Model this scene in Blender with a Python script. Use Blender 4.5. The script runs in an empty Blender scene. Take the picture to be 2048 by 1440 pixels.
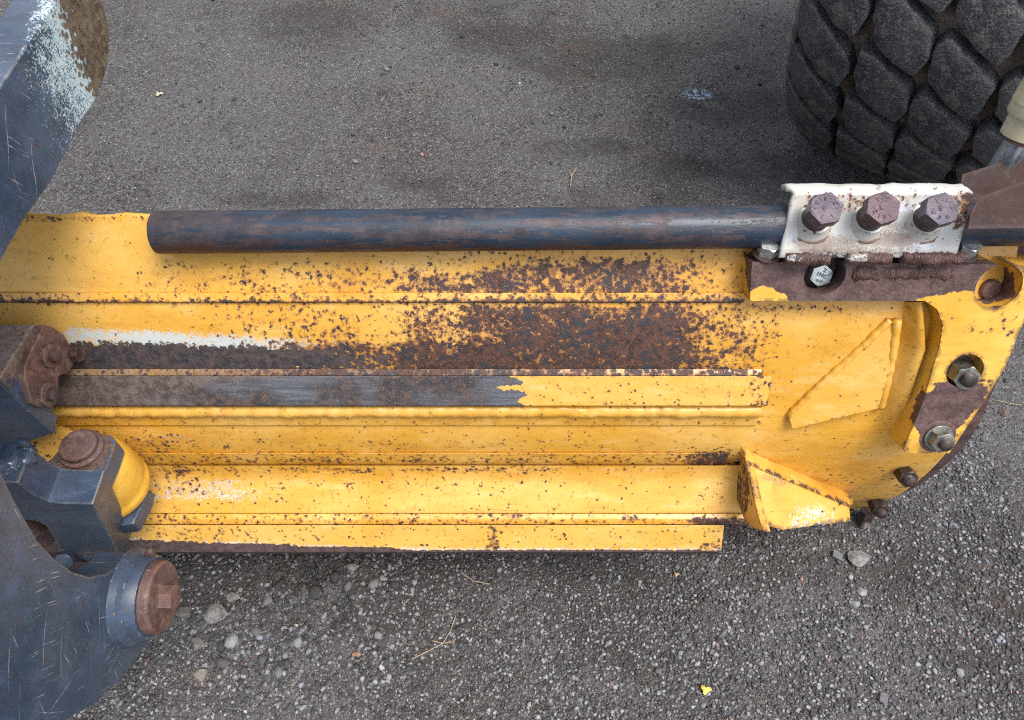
import bpy, bmesh, math, random
import numpy as np
from mathutils import Vector, Matrix, noise as mn
random.seed(7); rng = np.random.default_rng(7)
S = bpy.context.scene
COL = S.collection

# ------------------------------------------------------------------ camera, sky, sun, exposure
PITCH = math.radians(55.0); CAMZ = 1.6; FPX = 1500.0
cam = bpy.data.cameras.new('camera'); camo = bpy.data.objects.new('camera', cam); COL.objects.link(camo)
camo.location = (0, 0, CAMZ); camo.rotation_euler = (math.radians(90) - PITCH, 0, 0)
cam.sensor_width = 36.0; cam.lens = FPX / 2048 * 36.0; cam.clip_start = 0.02; cam.clip_end = 400
S.camera = camo
S.cycles.filter_width = 1.1; S.cycles.use_denoising = False; S.cycles.use_adaptive_sampling = True; S.cycles.adaptive_threshold = .02
S.cycles.max_bounces = 4; S.cycles.diffuse_bounces = 2; S.cycles.glossy_bounces = 2; S.cycles.transmission_bounces = 0
S.cycles.caustics_reflective = False; S.cycles.caustics_refractive = False
SUN_EL, SUN_AZ = math.radians(66), math.radians(125)      # azimuth from +Y, clockwise
w = bpy.data.worlds.new('World'); S.world = w; w.use_nodes = True
wn = w.node_tree; bgn = wn.nodes['Background']
sky = wn.nodes.new('ShaderNodeTexSky'); sky.sky_type = 'NISHITA'; sky.sun_disc = False
sky.sun_elevation = SUN_EL; sky.sun_rotation = SUN_AZ
sky.air_density = 1.0; sky.dust_density = 4.0; sky.ozone_density = 1.0
hs = wn.nodes.new('ShaderNodeHueSaturation'); hs.inputs['Saturation'].default_value = 0.50
wn.links.new(sky.outputs[0], hs.inputs['Color']); wn.links.new(hs.outputs[0], bgn.inputs['Color'])
bgn.inputs['Strength'].default_value = 0.13
sl = bpy.data.lights.new('sun', 'SUN'); slo = bpy.data.objects.new('sun', sl); COL.objects.link(slo)
sl.energy = 1.3; sl.angle = math.radians(26); sl.color = (1.0, 0.95, 0.88)
sd = Vector((math.sin(SUN_AZ) * math.cos(SUN_EL), math.cos(SUN_AZ) * math.cos(SUN_EL), math.sin(SUN_EL)))
slo.location = sd * 20; slo.rotation_euler = sd.to_track_quat('Z', 'Y').to_euler()
S.view_settings.view_transform = 'Standard'; S.view_settings.look = 'None'
S.view_settings.exposure = 1.12; S.view_settings.gamma = 1.0; S.view_settings.use_curve_mapping = False

# ------------------------------------------------------------------ measuring helpers (photo pixel + a known plane -> point)
CP, SP = math.cos(PITCH), math.sin(PITCH)
FW, UP, C0 = Vector((0, CP, -SP)), Vector((0, SP, CP)), Vector((0, 0, CAMZ))
def ray(px, py): return FW + Vector((1, 0, 0)) * ((px - 1024) / FPX) + UP * ((720 - py) / FPX)
def at(px, py, d): return C0 + ray(px, py) * d
def hit(px, py, p0, n):
    r = ray(px, py); n = Vector(n)
    return C0 + r * ((Vector(p0) - C0).dot(n) / r.dot(n))
def onX(px, py, x): return hit(px, py, (x, 0, 0), (1, 0, 0))
def onY(px, py, y): return hit(px, py, (0, y, 0), (0, 1, 0))
def onZ(px, py, z): return hit(px, py, (0, 0, z), (0, 0, 1))
def project(co):
    y, z = co[:, 1], co[:, 2] - CAMZ
    d = CP * y - SP * z; v = SP * y + CP * z
    return 1024 + FPX * co[:, 0] / d, 720 - FPX * v / d
def yz(row, d):
    p = at(1024, row, d); return p.y, p.z

# ------------------------------------------------------------------ shader helpers
class NT:
    def __init__(s, name):
        s.m = bpy.data.materials.new(name); s.m.use_nodes = True
        s.t = s.m.node_tree; s.b = s.t.nodes['Principled BSDF']
        s.tc = s.t.nodes.new('ShaderNodeTexCoord').outputs['Object']
    def put(s, sock, v):
        if isinstance(v, bpy.types.NodeSocket): s.t.links.new(v, sock)
        elif isinstance(v, (tuple, list)) and sock.type == 'RGBA' and len(v) == 3: sock.default_value = (*v, 1)
        else: sock.default_value = v
    def math(s, op, a, b=0.0, clamp=False):
        n = s.t.nodes.new('ShaderNodeMath'); n.operation = op; n.use_clamp = clamp
        s.put(n.inputs[0], a); s.put(n.inputs[1], b); return n.outputs[0]
    def vmath(s, op, a, b=(0, 0, 0)):
        n = s.t.nodes.new('ShaderNodeVectorMath'); n.operation = op
        s.put(n.inputs[0], a); s.put(n.inputs[1], b)
        return n.outputs['Value'] if op in ('LENGTH', 'DOT_PRODUCT', 'DISTANCE') else n.outputs[0]
    def mapr(s, v, a, b, c=0.0, d=1.0, smooth=True):
        n = s.t.nodes.new('ShaderNodeMapRange'); n.interpolation_type = 'SMOOTHSTEP' if smooth else 'LINEAR'
        for i, x in enumerate((v, a, b, c, d)): s.put(n.inputs[i], x)
        return n.outputs[0]
    def noise(s, scale, detail=4, rough=0.6, vec=None, dist=0.0):
        n = s.t.nodes.new('ShaderNodeTexNoise'); s.put(n.inputs['Vector'], vec or s.tc)
        n.inputs['Scale'].default_value = scale; n.inputs['Detail'].default_value = detail
        n.inputs['Roughness'].default_value = rough; n.inputs['Distortion'].default_value = dist
        return n.outputs[0]
    def vor(s, scale, out='Distance', vec=None, feature='F1', rnd=1.0):
        n = s.t.nodes.new('ShaderNodeTexVoronoi'); n.feature = feature; s.put(n.inputs['Vector'], vec or s.tc)
        n.inputs['Scale'].default_value = scale; n.inputs['Randomness'].default_value = rnd
        return n.outputs[out]
    def scaled(s, sx, sy, sz, loc=(0, 0, 0), rot=(0, 0, 0)):
        n = s.t.nodes.new('ShaderNodeMapping'); s.put(n.inputs[0], s.tc)
        n.inputs['Scale'].default_value = (sx, sy, sz); n.inputs['Location'].default_value = loc
        n.inputs['Rotation'].default_value = rot
        return n.outputs[0]
    def mix(s, f, a, b, mode='MIX'):
        n = s.t.nodes.new('ShaderNodeMix'); n.data_type = 'RGBA'; n.blend_type = mode
        s.put(n.inputs[0], f); s.put(n.inputs[6], a); s.put(n.inputs[7], b); return n.outputs[2]
    def attr(s, name, out='Fac'):
        n = s.t.nodes.new('ShaderNodeAttribute'); n.attribute_name = name; return n.outputs[out]
    def edge(s, r=0.004):
        b = s.t.nodes.new('ShaderNodeBevel'); b.samples = 4; b.inputs['Radius'].default_value = r
        g = s.t.nodes.new('ShaderNodeNewGeometry')
        return s.mapr(s.vmath('DOT_PRODUCT', b.outputs[0], g.outputs['Normal']), 1.0, 0.86)
    def bump(s, h, strength=0.5, dist=0.002):
        n = s.t.nodes.new('ShaderNodeBump'); n.inputs['Strength'].default_value = strength
        n.inputs['Distance'].default_value = dist; s.put(n.inputs['Height'], h); return n.outputs[0]
    def strokes(s, plane, ang, along, across, thr=.2, keep=.5):
        """sparse thin marks: stretched 2-D cells in the plane (two of x, y, z), turned by ang; sizes in metres"""
        sp = s.t.nodes.new('ShaderNodeSeparateXYZ'); s.put(sp.inputs[0], s.tc)
        a, b = (sp.outputs['XYZ'.index(c)] for c in plane)
        c, d = math.cos(ang), math.sin(ang)
        wob = s.math('MULTIPLY', s.math('SUBTRACT', s.noise(5, 2, .5), .5), .05)
        b = s.math('ADD', b, wob); a = s.math('SUBTRACT', a, s.math('MULTIPLY', wob, .6))
        u = s.math('ADD', s.math('MULTIPLY', a, c / along), s.math('MULTIPLY', b, d / along))
        v = s.math('ADD', s.math('MULTIPLY', a, -d / across), s.math('MULTIPLY', b, c / across))
        cb = s.t.nodes.new('ShaderNodeCombineXYZ'); s.put(cb.inputs[0], u); s.put(cb.inputs[1], v)
        n = s.t.nodes.new('ShaderNodeTexVoronoi'); n.voronoi_dimensions = '2D'; s.put(n.inputs['Vector'], cb.outputs[0]); n.inputs['Scale'].default_value = 1.0
        q = s.t.nodes.new('ShaderNodeSeparateColor'); s.put(q.inputs[0], n.outputs['Color'])
        return s.math('MULTIPLY', s.mapr(n.outputs['Distance'], thr, thr * .45), s.mapr(q.outputs[0], 1 - keep, 1 - keep + .3))
    def blob(s, c, r):
        v = s.vmath('DIVIDE', s.vmath('SUBTRACT', s.tc, tuple(c)), tuple(r))
        return s.mapr(s.vmath('LENGTH', v), 1.0, 0.35)
    def out(s, col, rough=0.5, metal=0.0, normal=None, spec=None):
        s.put(s.b.inputs['Base Color'], col); s.put(s.b.inputs['Roughness'], rough); s.put(s.b.inputs['Metallic'], metal)
        if normal is not None: s.put(s.b.inputs['Normal'], normal)
        if spec is not None: s.put(s.b.inputs['Specular IOR Level'], spec)
        return s.m

def rust_color(t, n1, n2):
    a = t.noise(95, 4, .68); c = t.noise(24, 3, .6)
    col = t.mix(t.mapr(a, .36, .62), (.024, .014, .013), (.085, .038, .027))
    col = t.mix(t.math('MULTIPLY', t.mapr(n2, .55, .67), .75), col, (.21, .085, .036))
    return t.mix(t.math('MULTIPLY', t.mapr(c, .47, .58), t.mapr(a, .58, .42)), col, (.026, .028, .036))

def paint(name, c1, c2, edge=.28, edge_r=.004, wear0=0.0, blobs=(), rough=.36, primer=(.47, .51, .50), chipscale=1.0, steelcol=None, edgecol=None, lines=None, linecol=(.42, .45, .45)):
    """Worn paint: chips to rust, bare steel, primer and dirt; masks from vertex attributes (wear, prim, steel, dust) and blobs."""
    t = NT(name)
    acc = {k: t.attr(k) for k in ('wear', 'prim', 'steel', 'dust')}
    for kind, c, r, st in blobs:
        acc[kind] = t.math('ADD', acc[kind], t.math('MULTIPLY', t.blob(c, r), st))
    wear, prim, steel, dust = acc['wear'], acc['prim'], acc['steel'], acc['dust']
    n1 = t.noise(74 * chipscale, 5, .68, dist=.3); n2 = t.noise(330 * chipscale, 3, .68)
    vd = t.vor(125 * chipscale)
    n = t.math('ADD', t.math('MULTIPLY', n1, .56), t.math('MULTIPLY', n2, .28))
    n = t.math('ADD', n, t.math('MULTIPLY', t.math('SUBTRACT', .95, vd), .22))
    thr = t.math('SUBTRACT', .655 - wear0, t.math('MULTIPLY', wear, .21))
    em = None
    if edge:
        em = t.edge(edge_r)
        thr = t.math('SUBTRACT', thr, t.math('MULTIPLY', em, edge))
    chip = t.mapr(n, thr, t.math('ADD', thr, .012))
    halo = t.mapr(n, t.math('SUBTRACT', thr, t.math('ADD', .042, t.math('MULTIPLY', wear, .12))), thr)
    low = t.noise(4.5, 4, .6)
    base = t.mix(t.mapr(low, .35, .65), c1, c2)
    base = t.mix(t.math('MULTIPLY', t.mapr(n1, .45, .70), .25), base, tuple(x * .70 for x in c1))
    grime = t.noise(1.0, 5, .7, t.scaled(9, 30, 30))
    base = t.mix(t.math('MULTIPLY', t.mapr(grime, .48, .72), .48), base, tuple(q * w for q, w in zip(c1, (.72, .60, .55))))
    base = t.mix(t.math('MULTIPLY', t.mapr(grime, .48, .32), .50), base, tuple(min(1, q * w + .01) for q, w in zip(c2, (1.08, 1.16, 1.7))))
    for args in (lines or ()):
        base = t.mix(t.math('MULTIPLY', t.strokes(*args), t.mapr(n1, .40, .56, .05, .85)), base, linecol)
    # primer shows as a fine speckle that closes up
    fn = t.math('ADD', t.math('MULTIPLY', n2, .6), t.math('MULTIPLY', n1, .4))
    pm = t.mapr(t.math('ADD', prim, t.math('MULTIPLY', t.math('SUBTRACT', fn, .5), 2.6)), .40, .66)
    base = t.mix(pm, base, primer)
    hw = t.math('MULTIPLY', halo, t.math('ADD', t.math('MULTIPLY', wear, 1.1, True), .34), True)
    base = t.mix(t.math('MULTIPLY', hw, .85), base, t.mix(t.mapr(n2, .4, .6), (.32, .135, .040), (.110, .042, .021)))
    sw = t.math('MULTIPLY', t.mapr(wear, .30, 1.0), t.mapr(fn, .40, .58))
    base = t.mix(t.math('MULTIPLY', sw, .62), base, (.26, .115, .045))
    dn = t.mapr(t.math('ADD', dust, t.math('MULTIPLY', t.math('SUBTRACT', fn, .5), 1.9)), .32, .75)
    base = t.mix(t.math('MULTIPLY', dn, .85), base, t.mix(t.mapr(n1, .4, .6), (.115, .075, .058), (.20, .145, .115)))
    rc = rust_color(t, n1, n2)
    if edgecol and em is not None: rc = t.mix(t.math('MULTIPLY', em, .8), rc, edgecol)
    base = t.mix(chip, base, rc)
    sm = t.mapr(t.math('ADD', steel, t.math('MULTIPLY', t.math('SUBTRACT', n, .5), 2.1)), .44, .56)
    if steelcol:
        sc = t.mix(t.mapr(n1, .36, .66), steelcol[0], steelcol[1])
        sc = t.mix(t.math('MULTIPLY', t.mapr(n2, .56, .70), .5), sc, tuple(min(1, x * 2.0) for x in steelcol[1]))
    else:
        sc = t.mix(t.mapr(t.noise(1.0, 4, .75, t.scaled(11, 190, 190)), .33, .67), (.060, .066, .086), (.150, .155, .178))
        sc = t.mix(t.mapr(low, .44, .58), sc, t.mix(t.mapr(n1, .4, .62), (.042, .040, .046), (.115, .075, .060)))
        sc = t.mix(t.math('MULTIPLY', t.mapr(n2, .58, .68), .55), sc, (.24, .25, .25))
        sc = t.mix(t.math('MULTIPLY', t.mapr(dn, .1, .9), .72), sc, t.mix(t.mapr(n1, .4, .6), (.105, .070, .058), (.175, .140, .120)))
    base = t.mix(sm, base, sc)
    bare = t.math('MAXIMUM', chip, sm)
    r = t.math('ADD', t.mapr(bare, 0, 1, rough, .62), t.math('MULTIPLY', t.math('SUBTRACT', n1, .5), .35))
    h = t.math('ADD', t.math('MULTIPLY', bare, -.5), t.math('MULTIPLY', t.math('MULTIPLY', n2, bare), .7))
    h = t.math('ADD', h, t.math('MULTIPLY', low, 1.2))
    return t.out(base, r, t.math('MULTIPLY', sm, .3), t.bump(h, .6, .0024))

def rusty(name, tint=(1, 1, 1), gloss=.62, polish=0.0, dusty=.3, scale=1.0):
    t = NT(name)
    a = t.noise(42 * scale, 6, .65); b = t.noise(170 * scale, 4, .7); c = t.noise(11 * scale, 3, .5)
    m = lambda q: tuple(x * y for x, y in zip(q, tint))
    col = t.mix(t.mapr(a, .32, .68), m((.070, .036, .031)), m((.150, .082, .068)))
    col = t.mix(t.math('MULTIPLY', t.mapr(c, .42, .66), .6), col, m((.085, .060, .062)))
    col = t.mix(t.math('MULTIPLY', t.mapr(b, .55, .75), .5), col, m((.23, .10, .052)))
    col = t.mix(t.math('MULTIPLY', t.mapr(t.noise(48 * scale, 5, .75), .53, .68), dusty), col, (.26, .20, .165))
    em = t.edge(.003)
    col = t.mix(t.math('MULTIPLY', em, .35), col, m((.24, .19, .18)))
    return t.out(col, t.mapr(a, .3, .7, gloss - .12, gloss + .15), polish, t.bump(t.math('ADD', b, t.math('MULTIPLY', a, 1.2)), .45, .0022))

def plain(name, c1, c2, scale=60, rough=.5, metal=0.0, bumpd=.001, speck=None, speckamt=.5, edgecol=None, edgeamt=.4):
    t = NT(name)
    a = t.noise(scale, 5, .65)
    col = t.mix(t.mapr(a, .33, .67), c1, c2)
    if speck: col = t.mix(t.math('MULTIPLY', t.mapr(t.noise(scale * 3.1, 4, .7), .56, .66), speckamt), col, speck)
    if edgecol: col = t.mix(t.math('MULTIPLY', t.math('MULTIPLY', t.edge(.003), t.mapr(a, .35, .55)), edgeamt), col, edgecol)
    return t.out(col, t.mapr(a, .3, .7, rough - .08, rough + .12), metal, t.bump(t.noise(scale * 2.5, 4, .6), .4, bumpd))

# ------------------------------------------------------------------ mesh helpers: every mesh is written in place (world coordinates)
def thing(name, label, cat, loc, group=None):
    o = bpy.data.objects.new(name, None); COL.objects.link(o); o.location = loc; o.empty_display_size = .05
    o['label'] = label; o['category'] = cat
    if group: o['group'] = group
    return o
def tag(o, label, cat, group=None):
    o['label'] = label; o['category'] = cat
    if group: o['group'] = group
    return o
def root_offset(p):
    v = Vector((0, 0, 0))
    while p is not None: v += p.location; p = p.parent
    return v
def link(name, me, mat, parent=None, bevel=0, seg=2, angle=35, smooth=True):
    o = bpy.data.objects.new(name, me); COL.objects.link(o)
    if mat is not None: me.materials.append(mat)
    if parent is not None:
        o.parent = parent; o.location = -root_offset(parent)
    if smooth:
        me.shade_smooth()
        if not bevel: me.set_sharp_from_angle(angle=math.radians(angle))
    if bevel:
        b = o.modifiers.new('bevel', 'BEVEL'); b.width = bevel; b.segments = seg; b.limit_method = 'ANGLE'
        b.angle_limit = math.radians(28); b.harden_normals = True
    return o
def mesh(name, verts, faces):
    me = bpy.data.meshes.new(name); me.from_pydata([tuple(v) for v in verts], [], faces); me.update()
    bm = bmesh.new(); bm.from_mesh(me); bmesh.ops.recalc_face_normals(bm, faces=bm.faces); bm.to_mesh(me); bm.free()
    return me
def prism_me(pts, off, name='prism'):
    n = len(pts); off = Vector(off)
    v = [Vector(p) for p in pts] + [Vector(p) + off for p in pts]
    f = [tuple(range(n)), tuple(range(2 * n - 1, n - 1, -1))] + [(i, (i + 1) % n, n + (i + 1) % n, n + i) for i in range(n)]
    return mesh(name, v, f)
def prism(name, pts, off, mat, parent=None, bevel=.002, seg=2, **k): return link(name, prism_me(pts, off, name), mat, parent, bevel, seg, **k)
def smooth_poly(pts, it=2, keep=()):
    """Chaikin rounding of a closed outline."""
    pts = [Vector(p) for p in pts]
    for _ in range(it):
        q = []
        for i in range(len(pts)):
            a, b = pts[i], pts[(i + 1) % len(pts)]
            q += [a * .75 + b * .25, a * .25 + b * .75]
        pts = q
    return pts
def frame(axis, ref=(0, 0, 1)):
    z = Vector(axis).normalized(); r = Vector(ref)
    if abs(z.dot(r)) > .95: r = Vector((0, 1, 0))
    x = r.cross(z).normalized(); y = z.cross(x)
    return Matrix((x, y, z)).transposed()
def lathe_me(prof, origin, axis, seg=48, name='lathe', rot=0.0, hexn=None):
    """prof: list of (radius, height along axis)."""
    M = frame(axis); o = Vector(origin); v = []; f = []; n = hexn or seg
    for r, h in prof:
        for k in range(n):
            a = 2 * math.pi * k / n + rot
            v.append(o + M @ Vector((r * math.cos(a), r * math.sin(a), h)))
    for i in range(len(prof) - 1):
        for k in range(n):
            f.append((i * n + k, i * n + (k + 1) % n, (i + 1) * n + (k + 1) % n, (i + 1) * n + k))
    f.append(tuple(range(n - 1, -1, -1))); f.append(tuple(range((len(prof) - 1) * n, len(prof) * n)))
    return mesh(name, v, f)
def lathe(name, prof, origin, axis, mat, parent=None, seg=48, bevel=0, **k):
    return link(name, lathe_me(prof, origin, axis, seg, name), mat, parent, bevel, **k)
def tube_me(path, radii, seg=12, name='tube', jitter=0.0, ripple=0.0):
    path = [Vector(p) for p in path]; v = []; f = []
    for i, p in enumerate(path):
        t = (path[min(i + 1, len(path) - 1)] - path[max(i - 1, 0)])
        M = frame(t, (0, .3, .95)); r = radii if isinstance(radii, (int, float)) else radii[i]
        if ripple: r *= 1 + ripple * (((i % 4) / 3.0) - .5)
        for k in range(seg):
            a = 2 * math.pi * k / seg
            rr = r * (1 + (jitter * (mn.noise(Vector((p.x * 90, p.y * 90 + k * 1.7, p.z * 90)))) if jitter else 0))
            v.append(p + M @ Vector((rr * math.cos(a), rr * math.sin(a), 0)))
    for i in range(len(path) - 1):
        for k in range(seg):
            f.append((i * seg + k, i * seg + (k + 1) % seg, (i + 1) * seg + (k + 1) % seg, (i + 1) * seg + k))
    f.append(tuple(range(seg - 1, -1, -1))); f.append(tuple(range((len(path) - 1) * seg, len(path) * seg)))
    return mesh(name, v, f)
def lerp_path(pts, step):
    pts = [Vector(p) for p in pts]; out = [pts[0]]
    for a, b in zip(pts, pts[1:]):
        n = max(1, int((b - a).length / step))
        out += [a.lerp(b, (i + 1) / n) for i in range(n)]
    return out
def weld(name, pts, r, mat, parent, step=.0035, jitter=.5, ripple=.35):
    path = lerp_path(pts, step)
    path = [p + mn.noise_vector(p * 60) * r * .15 for p in path]
    return link(name, tube_me(path, r, 10, name, jitter, ripple), mat, parent, angle=180)
def grid_me(rows, name='grid', flip=False):
    """rows: array (m, n, 3)."""
    m, n = rows.shape[:2]; co = rows.reshape(-1, 3)
    i = np.arange(m - 1)[:, None] * n + np.arange(n - 1)[None, :]
    q = np.stack([i, i + 1, i + n + 1, i + n], -1).reshape(-1, 4)
    if flip: q = q[:, ::-1]
    return np_mesh(name, co, q)
def np_mesh(name, co, faces):
    me = bpy.data.meshes.new(name); k = faces.shape[1]
    me.vertices.add(len(co)); me.vertices.foreach_set('co', np.ascontiguousarray(co, np.float32).ravel())
    me.loops.add(faces.size); me.loops.foreach_set('vertex_index', np.ascontiguousarray(faces, np.int32).ravel())
    me.polygons.add(len(faces)); me.polygons.foreach_set('loop_start', np.arange(0, faces.size, k, dtype=np.int32))
    me.update(calc_edges=True); return me
def set_attrs(me, fn):
    co = np.zeros(len(me.vertices) * 3, np.float32); me.vertices.foreach_get('co', co); co = co.reshape(-1, 3)
    px, py = project(co)
    for k, v in fn(px, py).items():
        a = me.attributes.new(k, 'FLOAT', 'POINT'); a.data.foreach_set('value', np.ascontiguousarray(np.broadcast_to(v, px.shape), np.float32))
def box(x, a, b, s):
    f = lambda t: np.clip(t, 0, 1) ** 2 * (3 - 2 * np.clip(t, 0, 1))
    return f((x - a) / s + .5) * f((b - x) / s + .5)
def ga(x, c, s): return np.exp(-((x - c) / s) ** 2)
def fbm(x, y, f, seed=0, oct=3):
    """cheap value noise on arrays"""
    r = np.random.default_rng(seed); out = np.zeros(np.broadcast(x, y).shape); amp = 1; tot = 0
    for o in range(oct):
        g = r.random((64, 64)); u = (x * f) % 64; v = (y * f) % 64
        i = np.floor(u).astype(int); j = np.floor(v).astype(int); fu = u - i; fv = v - j
        fu = fu * fu * (3 - 2 * fu); fv = fv * fv * (3 - 2 * fv); i %= 64; j %= 64; i1 = (i + 1) % 64; j1 = (j + 1) % 64
        out += amp * ((g[i, j] * (1 - fu) + g[i1, j] * fu) * (1 - fv) + (g[i, j1] * (1 - fu) + g[i1, j1] * fu) * fv)
        tot += amp; amp *= .5; f *= 2.03
    return out / tot

def boolean_cut(me, cutters):
    o = bpy.data.objects.new('cut_target', me); COL.objects.link(o); tmp = []
    for c in cutters:
        co = bpy.data.objects.new('cutter', c); COL.objects.link(co); tmp.append(co)
        b = o.modifiers.new('b', 'BOOLEAN'); b.operation = 'DIFFERENCE'; b.object = co; b.solver = 'EXACT'
    dg = bpy.context.evaluated_depsgraph_get()
    res = bpy.data.meshes.new_from_object(o.evaluated_get(dg))
    for q in tmp + [o]: bpy.data.objects.remove(q)
    return res

def hex_me(origin, axis, af, h, rot=0.0, name='hex_head'):
    """hexagonal head, af = across flats, with a turned chamfer on the top."""
    R = af / math.sqrt(3)
    me = lathe_me([(R, 0), (R, h)], origin, axis, name=name, rot=rot, hexn=6)
    c = lathe_me([(R * 1.3, -h * .2), (R * 1.3, h * .80), (af * .485, h * 1.02), (af * .2, h * 1.02)], origin, axis, 48)
    # intersect hexagon with the turned cone
    o = bpy.data.objects.new('t', me); COL.objects.link(o); q = bpy.data.objects.new('c', c); COL.objects.link(q)
    b = o.modifiers.new('b', 'BOOLEAN'); b.operation = 'INTERSECT'; b.object = q; b.solver = 'EXACT'
    res = bpy.data.meshes.new_from_object(o.evaluated_get(bpy.context.evaluated_depsgraph_get()))
    bpy.data.objects.remove(o); bpy.data.objects.remove(q); res.name = name
    return res
def bolt(name, origin, axis, af, h, mat, parent, rot=0.0, washer=None, wr=1.35, wh=.004):
    o = Vector(origin); ax = Vector(axis).normalized()
    b = link(name, hex_me(o, ax, af, h, rot, name), mat, parent, bevel=.0008, seg=1)
    if washer is not None:
        lathe('washer', [(af * .5 * wr, -wh), (af * .5 * wr, 0.0002)], o, ax, washer, b, 40, bevel=.001)
    return b
def stud(parent, origin, axis, r, h, mat):
    prof = [(r, 0)]; z = 0.0
    while z < h - .003:
        prof += [(r, z + .0006), (r * .86, z + .0014)]; z += .0024
    prof += [(r * .9, h - .002), (r * .72, h)]
    return lathe('threaded_stud', prof, origin, axis, mat, parent, 24, angle=60)
def letter(ch, pos, axis, up, size, mat, parent):
    cu = bpy.data.curves.new('lettering', 'FONT'); cu.body = ch; cu.size = size; cu.extrude = .0005
    cu.align_x = 'CENTER'; cu.align_y = 'CENTER'; cu.offset = size * .012
    tmp = bpy.data.objects.new('tmp_text', cu); COL.objects.link(tmp)
    lm = bpy.data.meshes.new_from_object(tmp.evaluated_get(bpy.context.evaluated_depsgraph_get())); bpy.data.objects.remove(tmp)
    lm.materials.clear(); lm.materials.append(mat)
    o = bpy.data.objects.new('lettering', lm); COL.objects.link(o)
    z = Vector(axis).normalized(); y = (Vector(up) - z * Vector(up).dot(z)).normalized(); x = y.cross(z)
    M = Matrix((x, y, z)).transposed().to_4x4(); M.translation = Vector(pos) - root_offset(parent)
    o.parent = parent; o.matrix_local = M
    return o

# ------------------------------------------------------------------ materials
YEL1, YEL2 = (.610, .312, .034), (.655, .385, .090)
YLINES = [('XZ', .02, .60, .0075, .085, .24), ('XZ', -.03, .22, .0060, .12, .20), ('XZ', .9, .018, .0040, .25, .26), ('XZ', -.7, .022, .0050, .22, .20)]
m_yel = paint('yellow_worn_paint', YEL1, YEL2, edge=.0, lines=YLINES, linecol=(.16, .080, .032), steelcol=((.032, .033, .042), (.100, .072, .064)))
m_yele = paint('yellow_worn_paint_edges', YEL1, YEL2, edge=.17, edge_r=.005)
m_rust = rusty('brown_rusted_steel', dusty=.55)
m_rust2 = rusty('smooth_brown_rust', tint=(.95, .92, 1.0), gloss=.5, dusty=.15)
m_darkrust = rusty('dark_rust', tint=(.52, .50, .55), dusty=.2)
m_weld = rusty('rusted_weld', tint=(.95, .95, 1.0), gloss=.45, polish=.2, dusty=.25)
wt = m_weld.node_tree; wv = wt.nodes.new('ShaderNodeTexWave'); wv.inputs['Scale'].default_value = 75; wv.inputs['Distortion'].default_value = 7; wv.inputs['Detail Scale'].default_value = 2.5
wt.links.new(wt.nodes['Texture Coordinate'].outputs['Object'], wv.inputs['Vector'])
wb = wt.nodes.new('ShaderNodeBump'); wb.inputs['Strength'].default_value = .5; wb.inputs['Distance'].default_value = .003
wt.links.new(wv.outputs['Fac'], wb.inputs['Height']); wt.links.new(wt.nodes['Bump'].outputs[0], wb.inputs['Normal']); wt.links.new(wb.outputs[0], wt.nodes['Principled BSDF'].inputs['Normal'])
m_head = rusty('mauve_oxidised_bolt', tint=(.85, 1.08, 1.55), gloss=.45, polish=.25, dusty=.05)
m_zinc = plain('zinc_plated_steel', (.42, .47, .47), (.62, .66, .64), 120, .36, .75, .0005, speck=(.16, .14, .11), speckamt=.6)
m_olive = plain('grey_plated_steel', (.15, .155, .14), (.30, .30, .27), 110, .34, .7, .0005, speck=(.10, .06, .04), speckamt=.6, edgecol=(.6, .6, .56))
m_black = plain('black_oxide_steel', (.026, .020, .020), (.060, .042, .036), 90, .45, .3, .0008, edgecol=(.15, .11, .10))
m_ink = plain('stamped_mark', (.045, .035, .055), (.06, .05, .07), 90, .6)
m_inkz = plain('stamped_zinc_mark', (.13, .15, .17), (.18, .2, .21), 90, .5, .3)
m_tread = None

# ------------------------------------------------------------------ ground and gravel
def axis_pts(a, b, step, far):
    mid = np.arange(a, b, step); g = []; s = step; x = b
    while x < far: s *= 1.25; x += s; g.append(x)
    l = []; s = step; x = a
    while x > -far: s *= 1.25; x -= s; l.append(x)
    return np.array(l[::-1] + list(mid) + [b] + g)
def gz(x, y):
    """ground height"""
    h = (fbm(x + 20, y + 20, 1.3, 1) - .5) * .035 + (fbm(x + 20, y + 20, 7, 2) - .5) * .014 + (fbm(x + 9, y + 20, 40, 3, 2) - .5) * .006
    pile = np.exp(-(((x + .42) / .16) ** 2 + ((y - .50) / .13) ** 2))                     # loose clods heaped below the pivot
    h = h + pile * (.035 + (fbm(x + 5, y + 5, 22, 5) - .5) * .075)
    tread = np.exp(-(((y - 1.30) / .16) ** 2)) * np.exp(-(((x + .35) / .55) ** 2))           # faint old tyre prints behind the blade
    return h - tread * .010 * (np.sin((x * .8 + y * 1.5) * 26) > .35) - .012
gx = axis_pts(-1.9, 2.6, .012, 40); gy = axis_pts(-.1, 3.6, .012, 40)
X, Y = np.meshgrid(gx, gy)
fade = np.exp(-np.maximum(0, np.hypot(X - .3, Y - 1.6) - 4) / 4)
ground_me = grid_me(np.stack([X, Y, gz(X, Y) * fade], -1), 'ground')
t = NT('packed_gravel_soil')
big = t.noise(1.6, 4, .55); mid = t.noise(7, 5, .6); fine = t.noise(120, 5, .7)
c1 = t.vor(150, 'Color'); d1 = t.vor(150); c2 = t.vor(330, 'Color'); d2 = t.vor(330)
sep = t.t.nodes.new('ShaderNodeSeparateColor'); t.put(sep.inputs[0], c1)
sep2 = t.t.nodes.new('ShaderNodeSeparateColor'); t.put(sep2.inputs[0], c2)
col = t.mix(t.mapr(mid, .35, .65), (.042, .037, .034), (.084, .075, .070))
col = t.mix(t.mapr(big, .42, .60), col, (.100, .095, .094))
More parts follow.
